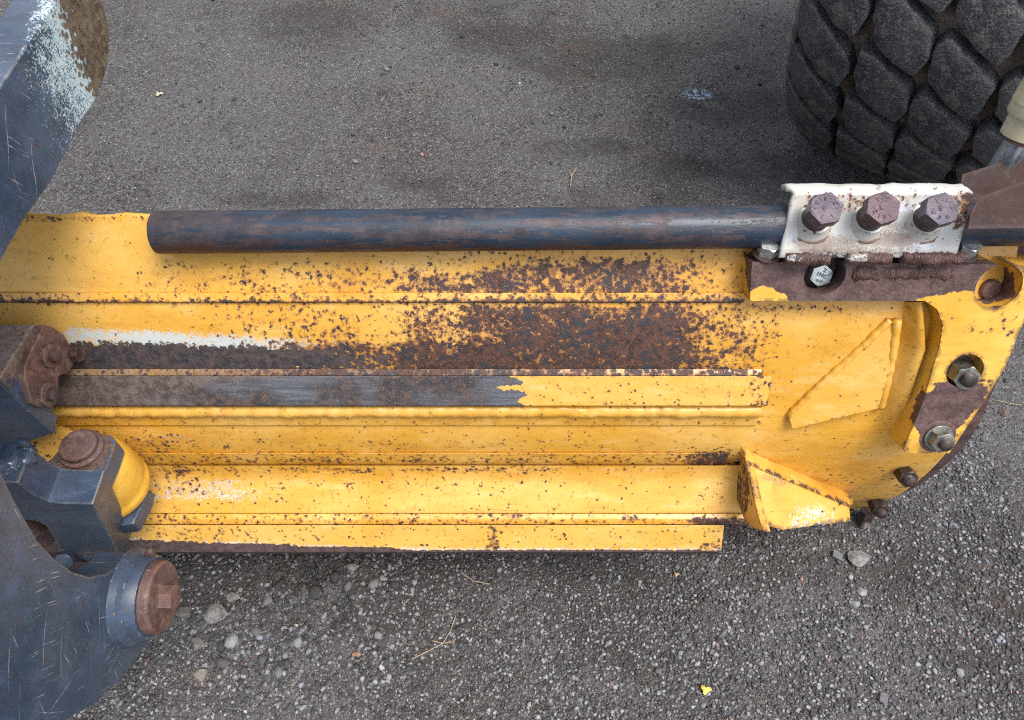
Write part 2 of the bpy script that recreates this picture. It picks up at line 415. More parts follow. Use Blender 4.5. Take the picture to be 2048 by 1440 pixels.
g1 = t.mix(sep.outputs[0], (.034, .033, .033), (.185, .182, .183))
col = t.mix(t.math('MULTIPLY', t.mapr(sep.outputs[1], .35, .75), .75), col, g1)
g2 = t.mix(sep2.outputs[0], (.032, .031, .031), (.200, .197, .198))
col = t.mix(t.math('MULTIPLY', t.mapr(sep2.outputs[1], .5, .8), .7), col, g2)
col = t.mix(t.mapr(sep2.outputs[2], .965, .985), col, (.30, .30, .30))
red = t.mapr(t.noise(2.3, 4, .6, t.scaled(1, 1.6, 1, (3.1, 1.7, 0))), .60, .74)
col = t.mix(t.math('MULTIPLY', red, .30), col, (.165, .092, .075))
damp = t.mapr(t.noise(1.25, 4, .6, t.scaled(1, 1.5, 1, (7.3, .4, 0))), .54, .68)
col = t.mix(t.math('MULTIPLY', damp, .60), col, (.036, .031, .028))
stain_shade = None  # ground stains; the patch by the pivot also paints in the blade's shadow
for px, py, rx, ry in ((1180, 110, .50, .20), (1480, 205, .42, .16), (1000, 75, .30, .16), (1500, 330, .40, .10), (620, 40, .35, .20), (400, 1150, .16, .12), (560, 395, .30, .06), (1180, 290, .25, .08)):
    q = onZ(px, py, 0); bq = t.blob((q.x, q.y, 0), (rx, ry, 1)); stain_shade = bq if stain_shade is None else t.math('MAXIMUM', stain_shade, bq)
stain_shade = t.mapr(t.math('ADD', stain_shade, t.math('MULTIPLY', t.math('SUBTRACT', mid, .5), 3.0)), .0, 1.3)
col = t.mix(t.math('MULTIPLY', stain_shade, .50), col, (.026, .022, .020))
redm = None
for px, py, rx, ry in ((900, 25, .14, .05), (755, 292, .07, .03), (1245, 248, .12, .05), (1150, 90, .16, .06), (330, 240, .07, .03), (1560, 120, .16, .07), (1300, 300, .1, .05), (1990, 1180, .12, .10)):
    q = onZ(px, py, 0); bq = t.blob((q.x, q.y, 0), (rx, ry, 1)); redm = bq if redm is None else t.math('MAXIMUM', redm, bq)
redm = t.mapr(t.math('ADD', redm, t.math('MULTIPLY', t.math('SUBTRACT', mid, .5), 1.6)), .3, 1.0)
col = t.mix(t.math('MULTIPLY', redm, .24), col, (.135, .082, .070))
pc = onZ(1396, 181, 0)
bl = t.math('MULTIPLY', t.blob((pc.x, pc.y, 0), (.072, .045, .2)), t.mapr(t.noise(60, 4, .7), .45, .55))
col = t.mix(bl, col, (.30, .46, .60))
hgt = t.math('ADD', t.math('MULTIPLY', t.math('SUBTRACT', 1, t.math('MULTIPLY', d1, 150 * .009)), 1.0), t.math('MULTIPLY', fine, .7))
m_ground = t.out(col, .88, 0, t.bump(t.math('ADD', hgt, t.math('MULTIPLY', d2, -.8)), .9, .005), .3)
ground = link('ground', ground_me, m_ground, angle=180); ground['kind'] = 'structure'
ground['label'] = 'dark grey packed gravel and soil yard'

phi = (1 + 5 ** .5) / 2
ICO = np.array([(-1, phi, 0), (1, phi, 0), (-1, -phi, 0), (1, -phi, 0), (0, -1, phi), (0, 1, phi), (0, -1, -phi), (0, 1, -phi), (phi, 0, -1), (phi, 0, 1), (-phi, 0, -1), (-phi, 0, 1)]) / math.hypot(1, phi)
ICF = np.array([(0, 11, 5), (0, 5, 1), (0, 1, 7), (0, 7, 10), (0, 10, 11), (1, 5, 9), (5, 11, 4), (11, 10, 2), (10, 7, 6), (7, 1, 8), (3, 9, 4), (3, 4, 2), (3, 2, 6), (3, 6, 8), (3, 8, 9), (4, 9, 5), (2, 4, 11), (6, 2, 10), (8, 6, 7), (9, 8, 1)])
def stones(x, y, size, sink=.25, tone=None):
    n = len(x)
    v = ICO[None] * (1 + rng.uniform(-.42, .30, (n, 12, 1)))
    v = v * rng.uniform(.65, 1.15, (n, 1, 3)) * np.array([1, 1, .72])
    a = rng.uniform(0, 2 * np.pi, n); b = rng.uniform(-.5, .5, n)
    ca, sa, cb, sb = np.cos(a)[:, None], np.sin(a)[:, None], np.cos(b)[:, None], np.sin(b)[:, None]
    vx, vy, vz = v[..., 0], v[..., 1], v[..., 2]
    vy, vz = vy * cb - vz * sb, vy * sb + vz * cb
    vx, vy = vx * ca - vy * sa, vx * sa + vy * ca
    z = gz(x, y) + size * (.5 - sink)
    co = np.stack([vx, vy, vz], -1) * (size * .5)[:, None, None] + np.stack([x, y, z], -1)[:, None]
    f = (ICF[None] + (np.arange(n) * 12)[:, None, None]).reshape(-1, 3)
    return co.reshape(-1, 3), f
def scatter(n, x0, x1, y0, y1, s0, s1, p=2.2):
    x = rng.uniform(x0, x1, n); y = rng.uniform(y0, y1, n)
    return x, y, s0 + (s1 - s0) * rng.random(n) ** p
sets = [scatter(36000, -1.05, 1.15, .10, .95, .0045, .0115, 1.7),
        scatter(500, -1.05, 1.15, .10, .95, .010, .017, 2.0),
        scatter(34000, -1.6, 2.4, .9, 3.5, .004, .010, 2.0),
        scatter(450, -1.6, 2.4, .9, 3.5, .010, .022, 2),
        scatter(2200, -.64, -.20, .28, .72, .005, .015, 2.0),
        scatter(70, -.60, -.25, .34, .66, .014, .034, 2.0)]
x = np.concatenate([s[0] for s in sets]); y = np.concatenate([s[1] for s in sets]); sz = np.concatenate([s[2] for s in sets])
keep = (fbm(x + 11, y + 7, 2.2, 101) + .35 * fbm(x + 1, y + 3, 11, 102)) > rng.uniform(.30, .80, len(x)); keep |= (sz > .012)
x, y, sz = x[keep], y[keep], sz[keep]
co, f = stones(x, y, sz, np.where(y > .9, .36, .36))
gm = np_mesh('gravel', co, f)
tone = .044 + .27 * rng.random(len(x)) ** 2.1; tone *= np.where(y > .9, .66, 1.0)
tone[rng.random(len(x)) < .010] *= 1.7
tone *= 1 - .45 * np.exp(-(((x + .44) / .16) ** 2 + ((y - .50) / .16) ** 2))  # dark clods by the pivot, with the blade's ground shadow painted in
cc = np.stack([tone * rng.uniform(.94, 1.06, len(x)), tone, tone * rng.uniform(.96, 1.16, len(x))], -1)
odd = rng.random(len(x))
cc[odd < .012] *= np.array([1.5, .9, .75]); cc[(odd > .012) & (odd < .03)] *= np.array([.85, 1.0, 1.12])
ca = gm.attributes.new('stone', 'FLOAT_COLOR', 'POINT')
ca.data.foreach_set('color', np.repeat(np.concatenate([cc, np.ones((len(x), 1))], 1), 12, axis=0).astype(np.float32).ravel())
t = NT('gravel_stone')
sc = t.mix(t.mapr(t.noise(240, 3, .6), .45, .8), t.attr('stone', 'Color'), (.080, .074, .070))
m_stone = t.out(sc, .85, 0, t.bump(t.noise(500, 3, .6), .5, .001), .3)
gravel = link('gravel', gm, m_stone, smooth=False); gravel['kind'] = 'stuff'; gravel['label'] = 'loose grey gravel scattered over the yard'

# ------------------------------------------------------------------ the moldboard (grader blade), seen from behind
PTS = [(.845, .784), (.741, .654), (.679, .513), (.642, .393), (.650, .196), (.704, .0)]
def spline(pts, n):
    P = [np.array(p) for p in pts]; P = [2 * P[0] - P[1]] + P + [2 * P[-1] - P[-2]]; out = []
    for i in range(1, len(P) - 2):
        for k in range(n):
            u = k / n; a, b, c, d = P[i - 1:i + 3]
            out.append(.5 * ((2 * b) + (c - a) * u + (2 * a - 5 * b + 4 * c - d) * u * u + (3 * b - a - 3 * c + d) * u ** 3))
    return np.array(out + [P[-2]])
PROF = spline(PTS, 34)                                    # (y, z) of the sheet's back face
_py = project(np.stack([np.zeros(len(PROF)), PROF[:, 0], PROF[:, 1]], -1))[1]
def sheet_yz(row):
    k = int(np.argmax(_py)); return np.interp(row, _py[:k], PROF[:k, 0]), np.interp(row, _py[:k], PROF[:k, 1])
def sheet_d(row):
    y, z = sheet_yz(row); return CP * y + SP * (CAMZ - z)
def sheet_pt(px, row, proud=0.0): return at(px, row, sheet_d(row) - proud)
XE = .787
blade = thing('grader_blade', 'long worn yellow grader blade with slide rails and a rust patch', 'grader blade', (0, .66, 0))

def sheet_wear(px, r):
    n = fbm(px / 300 + 3, r / 300 + 3, 4, 11, 4); n2 = fbm(px / 300 + 3, r / 60 + 3, 5, 12, 3)
    wear = .03 + 1.10 * box(px, 900, 1440, 330) * box(r, 612, 746, 16) * (.25 + 1.15 * n) + .30 * box(px, 1000, 1420, 200) * box(r, 640, 746, 40)
    wear += .95 * box(px, 880, 1420, 330) * box(r, 524 + 25 * (1 - box(px, 1000, 1400, 200)), 592, 34) * (.25 + 1.1 * n)
    wear += .42 * box(px, 840, 1460, 100) * box(r, 497, 540, 20) * n2
    wear += .62 * box(px, 300, 960, 260) * box(r, 535, 588, 20) * n2 ** 1.2
    wear += .62 * box(px, 440, 1000, 300) * box(r, 612, 740, 30) * n + .75 * box(px, 560, 980, 260) * box(r, 690, 744, 22) * (.5 + .6 * n)
    wear += .75 * ga(r, 600, 8) * box(px, 30, 1480, 120) * (.35 + .8 * n)
    wear += .38 * box(px, 1440, 1560, 60) * box(r, 600, 740, 30) * n
    wear += .55 * ga(r, 528, 5) * box(px, 300, 830, 60) * n2
    wear += .5 * ga(r, 616, 9) * box(px, 1500, 1700, 40) * n2
    wear += .65 * ga(r, 940, 9) * box(px, 330, 1300, 80) * n2 + .55 * ga(r, 918, 6) * box(px, 280, 1460, 60) * n2
    wear += .55 * ga(r, 890, 18) * box(px, 270, 1200, 100) * n2 * .6
    wear += .75 * box(px, 1380, 1500, 50) * box(r, 895, 945, 20) * n
    wear += .25 * box(px, 150, 340, 60) * box(r, 860, 1000, 30)
    wear += .42 * ga(r, 437, 6) * box(px, 0, 330, 50)
    wear += .35 * box(px, 1640, 1860, 90) * box(r, 935, 1015, 30) * n2
    prim = .95 * box(px, 112, 900, 60) * box(r, 652 + (px - 120) * .045, 706 + (px - 120) * .05, 34) * (.50 + .6 * n) * (1 - .5 * box(px, 620, 1200, 300))
    prim += .44 * box(px, 230, 560, 120) * box(r, 955, 1003, 20) * (.4 + n) + .36 * box(px, 250, 400, 60) * box(r, 862, 892, 14)
    prim += .06 * box(r, 1000, 1060, 40) + .30 * box(px, 1650, 1880, 90) * box(r, 930, 1010, 30) * n2
    steel = .88 * box(px, 60, 760, 460) * box(r, 682 + np.clip(px - 200, 0, 700) * .034, 748, 34)
    dust = .70 * box(px, 60, 320, 160) * box(r, 690, 750, 24) + .25 * box(px, 100, 900, 300) * box(r, 690, 745, 30) + .25 * box(px, 1640, 1850, 70) * box(r, 940, 1010, 30)
    return dict(wear=wear, prim=prim, steel=steel, dust=dust)

xs = np.concatenate([np.linspace(-1.3, -.95, 20)[:-1], np.arange(-.95, XE, .006), [XE]])
R = np.zeros((len(PROF), len(xs), 3)); R[..., 0] = xs[None]; R[..., 1] = PROF[:, 0][:, None]; R[..., 2] = PROF[:, 1][:, None]
top = np.abs(R[..., 2] - .784) < 1e-6
R[..., 2] += np.where(top, (fbm(xs * 1.0 + 2, xs * 0 + 1, 30, 9)[None] - .5) * .006, 0)
me = grid_me(R, 'mold_sheet'); set_attrs(me, sheet_wear)
sh = link('mold_sheet', me, m_yel, blade, angle=180)
so = sh.modifiers.new('thick', 'SOLIDIFY'); so.thickness = .016; so.offset = -1 if me.polygons[0].normal.y < 0 else 1
# wear plate bolted on the far side, standing a little beyond the sheet's end
nrm = np.gradient(PROF, axis=0); nrm = np.stack([nrm[:, 1], -nrm[:, 0]], -1); nrm /= np.linalg.norm(nrm, axis=1)[:, None]
sgn = 1 if nrm[len(nrm) // 2, 0] > 0 else -1
EB = PROF + nrm * sgn * .018
xe = np.linspace(.40, .829, 12)
R = np.zeros((len(EB), len(xe), 3)); R[..., 0] = xe[None]; R[..., 1] = EB[:, 0][:, None]; R[..., 2] = EB[:, 1][:, None]
eb = link('end_bit', grid_me(R, 'end_bit'), m_darkrust, blade, angle=180)
so = eb.modifiers.new('thick', 'SOLIDIFY'); so.thickness = .022; so.offset = -1 if eb.data.polygons[0].normal.y < 0 else 1
eb['label'] = 'curved brown rusted wear plate along the blade end'

def rail(name, stations, px0, px1, mat, wearfn=None, bevel=.002, parent=blade, step=.008, label=None):
    """a bar along the blade: closed (row, depth) section extruded between the pixel columns measured at its front."""
    sec = [yz(r, d) for r, d in stations]; d0 = stations[0][1]
    x0, x1 = (px0 - 1024) / FPX * d0, (px1 - 1024) / FPX * d0
    n = max(2, int((x1 - x0) / step)); X = np.linspace(x0, x1, n); m = len(sec)
    v = [(x, y, z) for x in X for y, z in sec]
    f = [(i * m + k, i * m + (k + 1) % m, (i + 1) * m + (k + 1) % m, (i + 1) * m + k) for i in range(n - 1) for k in range(m)]
    f += [tuple(range(m - 1, -1, -1)), tuple(range((n - 1) * m, n * m))]
    me = mesh(name, v, f)
    if wearfn: set_attrs(me, wearfn)
    o = link(name, me, mat, parent, bevel)
    if label: o['label'] = label
    return o
def sub(stations, k=4):
    """subdivide the visible section so that attributes can vary across it"""
    out = []
    for (r0, d0), (r1, d1) in zip(stations, stations[1:]):
        out += [(r0 + (r1 - r0) * i / k, d0 + (d1 - d0) * i / k) for i in range(k)]
    return out + [stations[-1]]
sd_ = sheet_d
# narrow doubler strip above the rust patch
rail('doubler_strip', sub([(586, sd_(586) - .006), (604, sd_(604) - .008)], 3) + [(607, sd_(607) + .006), (584, sd_(584) + .006)], -120, 1490, m_yel,
     lambda px, r: dict(wear=.10 + .85 * ga(r, 604, 5) * (.4 + .7 * fbm(px / 300, r / 300, 6, 21)) + .42 * fbm(px / 300, r / 300, 5, 22) ** 1.5 + .35 * box(px, 950, 1450, 200) * fbm(px / 300, r / 100, 7, 23)), bevel=.001)
# main slide rail
def rail_wear(px, r):
    n = fbm(px / 300, r / 60, 4, 31)
    edge_x = 1050 + 26 * (fbm(px / 300, r / 300, 30, 33) - .5) - 150 * np.clip(fbm(px * 0, r / 300, 60, 34) - .45, 0, 1) + 60 * np.clip(fbm(px * 0 + 5, r / 300, 90, 35) - .5, 0, 1)
    return dict(steel=1.25 * box(px, -200, edge_x, 34) + .30 * ga(r, 812, 4) * n, wear=.10 + .30 * box(px, 1500, 1560, 30) + .28 * ga(r, 808, 7) * n,
                prim=.30 * ga(r, 806, 5) * box(px, 850, 1600, 30) + .10 * box(px, 1100, 1540, 50), dust=.75 * box(px, -200, 420, 420) + .55 * ga(r, 756, 10) * box(px, 0, 900, 300))
m_rail = paint('worn_slide_rail', (.62, .345, .055), (.66, .40, .10), edge=.20, edge_r=.003)
rail('slide_rail', sub([(752, 1.2335), (812, 1.2545)], 5) + [(815, 1.310), (752, 1.285)], -120, 1545, m_rail, rail_wear, bevel=.0025, label='raised slide rail, bare steel then yellow')
def weld_wear(px, r):
    n = fbm(px / 300, r / 300, 9, 41)
    return dict(steel=.0 * px, dust=.80 * box(px, -200, 1200, 500), wear=.45 + .9 * box(px, 500, 1480, 250) * n)
rail('upper_weld_bead', sub([(738, sd_(738) - .003), (746, 1.240), (751, 1.240)], 2) + [(752, 1.27), (738, 1.27)], -120, 1525, m_yel, weld_wear, bevel=0)
def plain_yel(a=.05, p=0.0): return lambda px, r: dict(wear=a + 0 * px, prim=p + 0 * px)
weld_y = [sheet_pt(px, 820, .010) for px in range(-100, 1536, 90)]
weld('lower_weld_bead', weld_y, .013, m_yel, blade, step=.006, jitter=.10, ripple=.10)
rail('backing_strip', [(831, sd_(831) - .012), (851, sd_(851) - .008), (853, sd_(853) + .01), (829, sd_(829) + .01)], -120, 1520, m_yel, plain_yel(.12), bevel=.002)
rail('stiffener_strip', sub([(906, sd_(906) - .009), (929, sd_(929) - .012)], 3) + [(932, sd_(932) + .01), (904, sd_(904) + .01)], -120, 1462, m_yel,
     lambda px, r: dict(wear=.16 + .55 * ga(r, 920, 8) * fbm(px / 300, r / 300, 8, 51) + .6 * box(px, 1380, 1480, 40)), bevel=.002)
# lower rail: a ledge that curves out of the sheet and ends in a hanging bar
led = [(931, 1.374), (940, 1.3835), (948, 1.3905), (955, 1.3950), (961, 1.3978), (967, 1.3992), (974, 1.4000), (985, 1.4004), (995, 1.4008), (1005, 1.4012), (1016, 1.4016), (1026, 1.4020)]
def ledge_wear(px, r):
    n = fbm(px / 300, r / 60, 5, 61); m_ = fbm(px / 300 + 4, r / 300, 4, 62, 4)
    wear = .04 + .60 * ga(r, 940, 7) * box(px, 330, 1300, 80) * n + .36 * ga(r, 968, 6) * box(px, 500, 1100, 200) * n + .38 * box(px, 240, 420, 100) * box(r, 935, 995, 20) * m_ + .10 * m_
    prim = .46 * box(px, 230, 560, 150) * box(r, 955, 1003, 18) * (.35 + m_) + .08 * box(r, 995, 1030, 20)
    return dict(wear=wear, prim=prim, dust=.35 * box(px, 240, 520, 120) * box(r, 958, 985, 12) * m_ + .22 * ga(r, 975, 12) * n)
rail('lower_ledge', led + [(1026, 1.45), (931, 1.46)], -120, 1497, m_yel, ledge_wear, bevel=0, step=.006)
rail('groove_strip', sub([(1027, 1.3965), (1038, 1.3935), (1049, 1.3975)], 2) + [(1049, 1.44), (1027, 1.44)], -120, 1497, m_yel,
     lambda px, r: dict(wear=.16 + .30 * fbm(px / 300, r / 300, 8, 71) + .7 * box(px, 1380, 1500, 40) * box(r, 1036, 1052, 6), prim=.06 + 0 * px), bevel=.0015)
def lip_wear(px, r):
    n = fbm(px / 300, r / 300, 9, 81); ed = 1080 + np.clip(px - 260, 0, 600) * .034
    return dict(steel=1.1 * box(r, ed + 8 * (n - .5), 1200, 5), prim=.52 * box(r, ed - 6, 1108, 8) * (.5 + .6 * n) + .10 + .0 * px,
                wear=.14 + .28 * n * box(px, 270, 500, 100) + .5 * ga(px, 985, 14) * box(r, 1052, 1105, 12) + .45 * box(px, 1400, 1440, 15) * box(r, 1085, 1105, 10))
rail('lower_lip', sub([(1050, 1.387), (1104, 1.410)], 8) + [(1107, 1.430), (1054, 1.412)], -120, 1449, paint('lower_lip_paint', (.62, .345, .055), (.66, .40, .10), edge=.0, steelcol=((.060, .036, .036), (.11, .075, .072))), lip_wear, bevel=.001, label='lower lip of the blade with a rusted bottom edge')

# pressed rib beside the end plate
rib = []
for i in range(40):
    u = i / 39; row = 604 + u * 288
    xl = np.interp(row, [604, 700, 800, 900], [1800, 1786, 1750, 1735]); xc = np.interp(row, [604, 700, 800, 900], [1843, 1848, 1815, 1782]); hgt = np.interp(row, [604, 800, 900], [.030, .026, .006])
    line = []
    for k in range(15):
        s = k / 14
        px = xl + (xc - xl) * s; pr = hgt * (s * s * (3 - 2 * s)) - .003 * (1 - s)
        line.append(sheet_pt(px, row, pr))
    line.append(sheet_pt(xc + 3, row, hgt * .8)); line.append(sheet_pt(xc + 4, row, -.01)); rib.append(line)
me = grid_me(np.array([[tuple(p) for p in l] for l in rib]), 'pressed_rib'); set_attrs(me, plain_yel(.03, .05))
bm = bmesh.new(); bm.from_mesh(me); bmesh.ops.recalc_face_normals(bm, faces=bm.faces); bm.to_mesh(me); bm.free()
link('pressed_rib', me, m_yel, blade, angle=50)
# triangular gusset
gp = [sheet_pt(1577, 836, .014), sheet_pt(1640, 775, .010), sheet_pt(1783, 642, .005), sheet_pt(1798, 650, .010), sheet_pt(1780, 745, .018), sheet_pt(1757, 819, .034), sheet_pt(1660, 842, .032), sheet_pt(1584, 860, .022)]
gb = [('steel', at(1632, 778, 1.25), (.055, .012, .06), .0), ('wear', at(1610, 800, 1.245), (.04, .03, .03), .8), ('prim', at(1690, 822, 1.235), (.05, .02, .02), .75), ('wear', at(1700, 826, 1.235), (.02, .01, .01), .7), ('prim', at(1660, 760, 1.235), (.12, .1, .1), .12)]
prism('gusset_plate', gp, Vector((0, .05, -.005)), paint('gusset_paint', YEL1, YEL2, edge=.10, edge_r=.010, blobs=gb), blade, .0025)
weld('gusset_weld', [sheet_pt(1795, 640, .008), sheet_pt(1778, 740, .008), sheet_pt(1760, 815, .008)], .008, m_yel, blade, .006, .1, .15)

weld('gusset_weld', [sheet_pt(1577, 832, .004), sheet_pt(1640, 771, .004), sheet_pt(1780, 640, .003)], .0065, m_yel, blade, .005, .25, .2)
# scoop-shaped corner box under the end
FX = .418
fl = [onX(1470, 930, .420), onX(1468, 960, .420), onX(1474, 1000, .420), onX(1486, 1035, .420), onX(1500, 1055, .420), onX(1527, 1063, .420), onX(1516, 1030, .420), onX(1505, 980, .420), onX(1496, 930, .420), onX(1488, 906, .420)]
m_box = paint('corner_box_paint', YEL1, YEL2, edge=.165, edge_r=.014, chipscale=.6, blobs=[('steel', at(1620, 1068, 1.40), (.14, .03, .018), 1.0), ('prim', at(1640, 1046, 1.40), (.17, .07, .060), .42), ('dust', at(1560, 958, 1.36), (.11, .014, .05), .5), ('wear', at(1480, 985, 1.38), (.03, .07, .10), .75)])  # the steel mask here makes a dark band along the box's underside
cb = prism('corner_box_flange', fl, Vector((.013, 0, 0)), m_box, blade, .002)
ffp = [at(1492, 926, 1.325), at(1700, 1014, 1.455), at(1703, 1043, 1.445), at(1640, 1052, 1.41), at(1566, 1062, 1.372), at(1540, 1055, 1.360), at(1520, 1030, 1.348), at(1503, 975, 1.335)]
prism('corner_box_face', ffp, Vector((0, .05, -.022)), m_box, blade, .004, 3)
tp = [at(1490, 905, 1.335), at(1600, 953, 1.405), at(1708, 1004, 1.475), at(1700, 1016, 1.450), at(1492, 928, 1.321)]
prism('corner_box_top', tp, Vector((0, .05, -.03)), m_box, blade, .003)
weld('corner_box_weld', [at(1500, 912, 1.352), at(1600, 956, 1.43), at(1700, 1003, 1.50)], .007, m_yel, blade, .006, .2, .2)

# ---- end plate: thick L-shaped plate on the blade end, with counterbored bolt holes
P0, P1 = Vector((0, .762, .768)), Vector((0, .590, .470)); PU = (P0 - P1).normalized(); PN = Vector((0, -PU.z, PU.y))
def onP(px, py, lift=0.0): return hit(px, py, P0 + PN * lift, PN)
ol = [(1504, 524), (1700, 525), (1960, 528), (2120, 538), (2120, 560), (2075, 600), (2040, 660), (2010, 735), (1965, 808), (1915, 882), (1898, 907), (1812, 907), (1808, 898), (1848, 800), (1880, 690), (1886, 650), (1874, 618), (1850, 602), (1500, 602)]
ep = prism_me([onP(*p) for p in ol], -PN * .085, 'end_plate')
holes = [(1650, 550, .031, .040), (1998, 573, .035, .055), (1930, 742, .029, .030)]
cuts = [lathe_me([(r, -dp), (r, .03)], onP(px, py), PN, 56) for px, py, r, dp in holes]
ep = boolean_cut(ep, cuts); ep.name = 'end_plate'
pb = []
for px, py, r, s in [(1600, 548, (.12, .06, .028), .95), (1700, 545, (.14, .06, .040), 1.0), (1830, 545, (.14, .05, .038), .95), (1560, 520, (.06, .05, .02), .9), (1905, 545, (.05, .05, .022), .7), (1890, 825, (.046, .035, .040), 1.05), (1862, 840, (.03, .03, .03), .9), (1725, 575, (.14, .03, .016), .75), (1640, 590, (.09, .02, .012), .5), (1935, 790, (.04, .03, .022), .8), (1900, 800, (.05, .04, .035), 1.0), (1880, 850, (.03, .03, .03), .9), (1870, 510, (.14, .10, .02), .9), (1650, 505, (.16, .10, .03), .9)]:
    pb.append(('steel', onP(px, py), (r[0] * 1.35, r[1] * 1.35, r[2] * (1.75 if py < 620 else 1.3)), s))
pb += [('steel', onP(1552, 590), (.035, .03, .020), -1.1), ('steel', onP(1528, 580), (.02, .03, .016), -.8), ('steel', onP(1880, 590), (.06, .03, .03), -.55), ('steel', onP(1990, 575, -.05), (.060, .06, .055), .9), ('steel', onP(1650, 548, -.04), (.05, .06, .05), 1.0), ('wear', onP(1910, 768), (.055, .01, .004), 1.0), ('wear', onP(1850, 700), (.02, .06, .12), .40), ('wear', onP(2010, 640), (.07, .05, .06), .22), ('wear', onP(1995, 573), (.046, .06, .046), .45),
       ('wear', onP(1932, 740), (.038, .05, .038), .55), ('wear', onP(1882, 878), (.036, .05, .036), .5), ('wear', onP(1960, 790), (.03, .04, .09), .40)]
m_end = paint('end_plate_paint', (.62, .335, .030), (.66, .40, .070), edge=.165, edge_r=.014, chipscale=.65, blobs=pb, steelcol=((.070, .040, .038), (.140, .088, .082)))
epo = link('end_plate', ep, m_end, blade, .002); epo['label'] = 'thick L-shaped yellow and rust end plate with bolt holes'
# welds along the arm
weld('arm_weld', [onP(px, 541, -.0122) for px in range(1700, 1905, 20)], .0165, m_weld, epo, .0022, .26, .06)
# bolts of the end plate
b = bolt('hex_bolt', onP(1636, 545, -.036), PN, .031, .016, m_zinc, epo, .35, m_darkrust); ax = PN
up = PU
for ch, du, dv in (('I', -.009, .004), ('N', -.002, .002), ('C', .007, -.002), ('o', -.007, -.009), ('o', .001, -.011), ('2', .004, .011)):
    letter(ch, onP(1636, 545, -.036) + PN * .0167 + Vector((du, 0, 0)) * .78 + PU * dv * .78, PN, PU + Vector((.35, 0, 0)), .0090, m_inkz, b)
b = lathe('hex_nut', [(.0165, -.03), (.0165, .006), (.0145, .009), (.0100, .0095), (.009, .0075), (.001, .0075)], onP(1978, 578, -.045), PN, m_rust2, epo, 40, angle=30)
q = onP(1915, 741, -.029); nb = bolt('hex_nut', q, PN, .037, .030, m_olive, epo, .25, m_rust2, 1.5); stud(nb, q + PN * .030, PN, .0125, .011, m_black)
q = onP(1875, 873) + PN * .0055; nb = bolt('hex_nut', q, PN, .033, .017, m_olive, epo, .25, m_olive, 1.42, .0045); stud(nb, q + PN * .017, PN, .0105, .011, m_black)
lathe('packing_washer', [(.030, -.003), (.030, .0008)], onP(1875, 873), PN, m_rust, epo, 40, bevel=.001)
for px, py in ((1536, 517), (1932, 515)):                   # zinc bolts standing on the arm's top edge
    q = onP(px, py + 8) ; q.y += .016; q.z = P0.z + .0052
    bolt('hex_bolt', q, (0, -.06, 1), .030, .020, m_zinc, epo, .6, m_darkrust, 1.4, .005)
# nuts along the curved lower edge
for px, py, ax, hgt in ((1806, 942, (-.1, -.75, .45), .030), (1752, 1001, (-.05, -.85, .25), .030)):
    o_ = sheet_pt(px, py, .0)
    nb = bolt('hex_nut', o_, ax, .031, hgt, m_black, blade, .4); stud(nb, o_ + Vector(ax).normalized() * hgt, ax, .0105, .012, m_black)
o_ = at(1737, 1022, 1.66); nb = bolt('hex_nut', o_, (0, -.35, -.9), .028, .022, m_black, blade, .2); stud(nb, o_ + Vector((0, -.36, -.93)) * .02, (0, -.35, -.9), .0105, .028, m_black)

# ------------------------------------------------------------------ guard pipe along the top edge
m_pipe = None
t = NT('pipe_paint_over_rust')
n1 = t.noise(1.0, 6, .74, t.scaled(10, 70, 70)); n2 = t.noise(190, 4, .75)
worn = t.mapr(t.math('ADD', n1, t.math('MULTIPLY', n2, .35)), .66, .72)
navy = t.mix(t.mapr(t.noise(12, 4, .6), .4, .6), (.008, .019, .037), (.016, .030, .054))
rc = t.mix(t.mapr(t.noise(35, 5, .65), .35, .65), (.034, .028, .034), (.078, .060, .064))
sepz = t.t.nodes.new('ShaderNodeSeparateXYZ'); t.put(sepz.inputs[0], t.tc)
lowm = t.mapr(sepz.outputs[2], .806, .784)
rc = t.mix(t.math('MULTIPLY', lowm, t.mapr(n1, .32, .52)), rc, (.085, .040, .028))
edge_l = t.mapr(sepz.outputs[0], -.30, -.50)
worn = t.math('MAXIMUM', worn, t.math('MULTIPLY', edge_l, t.mapr(n1, .38, .46)))
worn = t.math('MAXIMUM', worn, t.math('MULTIPLY', lowm, t.mapr(n1, .44, .54)))
m_pipe = t.out(t.mix(worn, navy, rc), t.mapr(worn, 0, 1, .40, .52), t.math('MULTIPLY', worn, .35), t.bump(t.math('ADD', t.math('MULTIPLY', worn, -.5), t.math('MULTIPLY', n2, .3)), .35, .001))
pl = Vector((-.532, .800, .790)); pr_ = Vector((.95, .806, .803))
pa = (pr_ - pl).normalized(); L = (pr_ - pl).length
pipe = lathe('guard_pipe', [(.0265, .10), (.0265, .002), (.0285, 0), (.0302, 0), (.0318, .0018), (.0318, L)], pl, pa, m_pipe, None, 72)
tag(pipe, 'dark navy steel pipe with worn paint lying along the blade top', 'pipe')

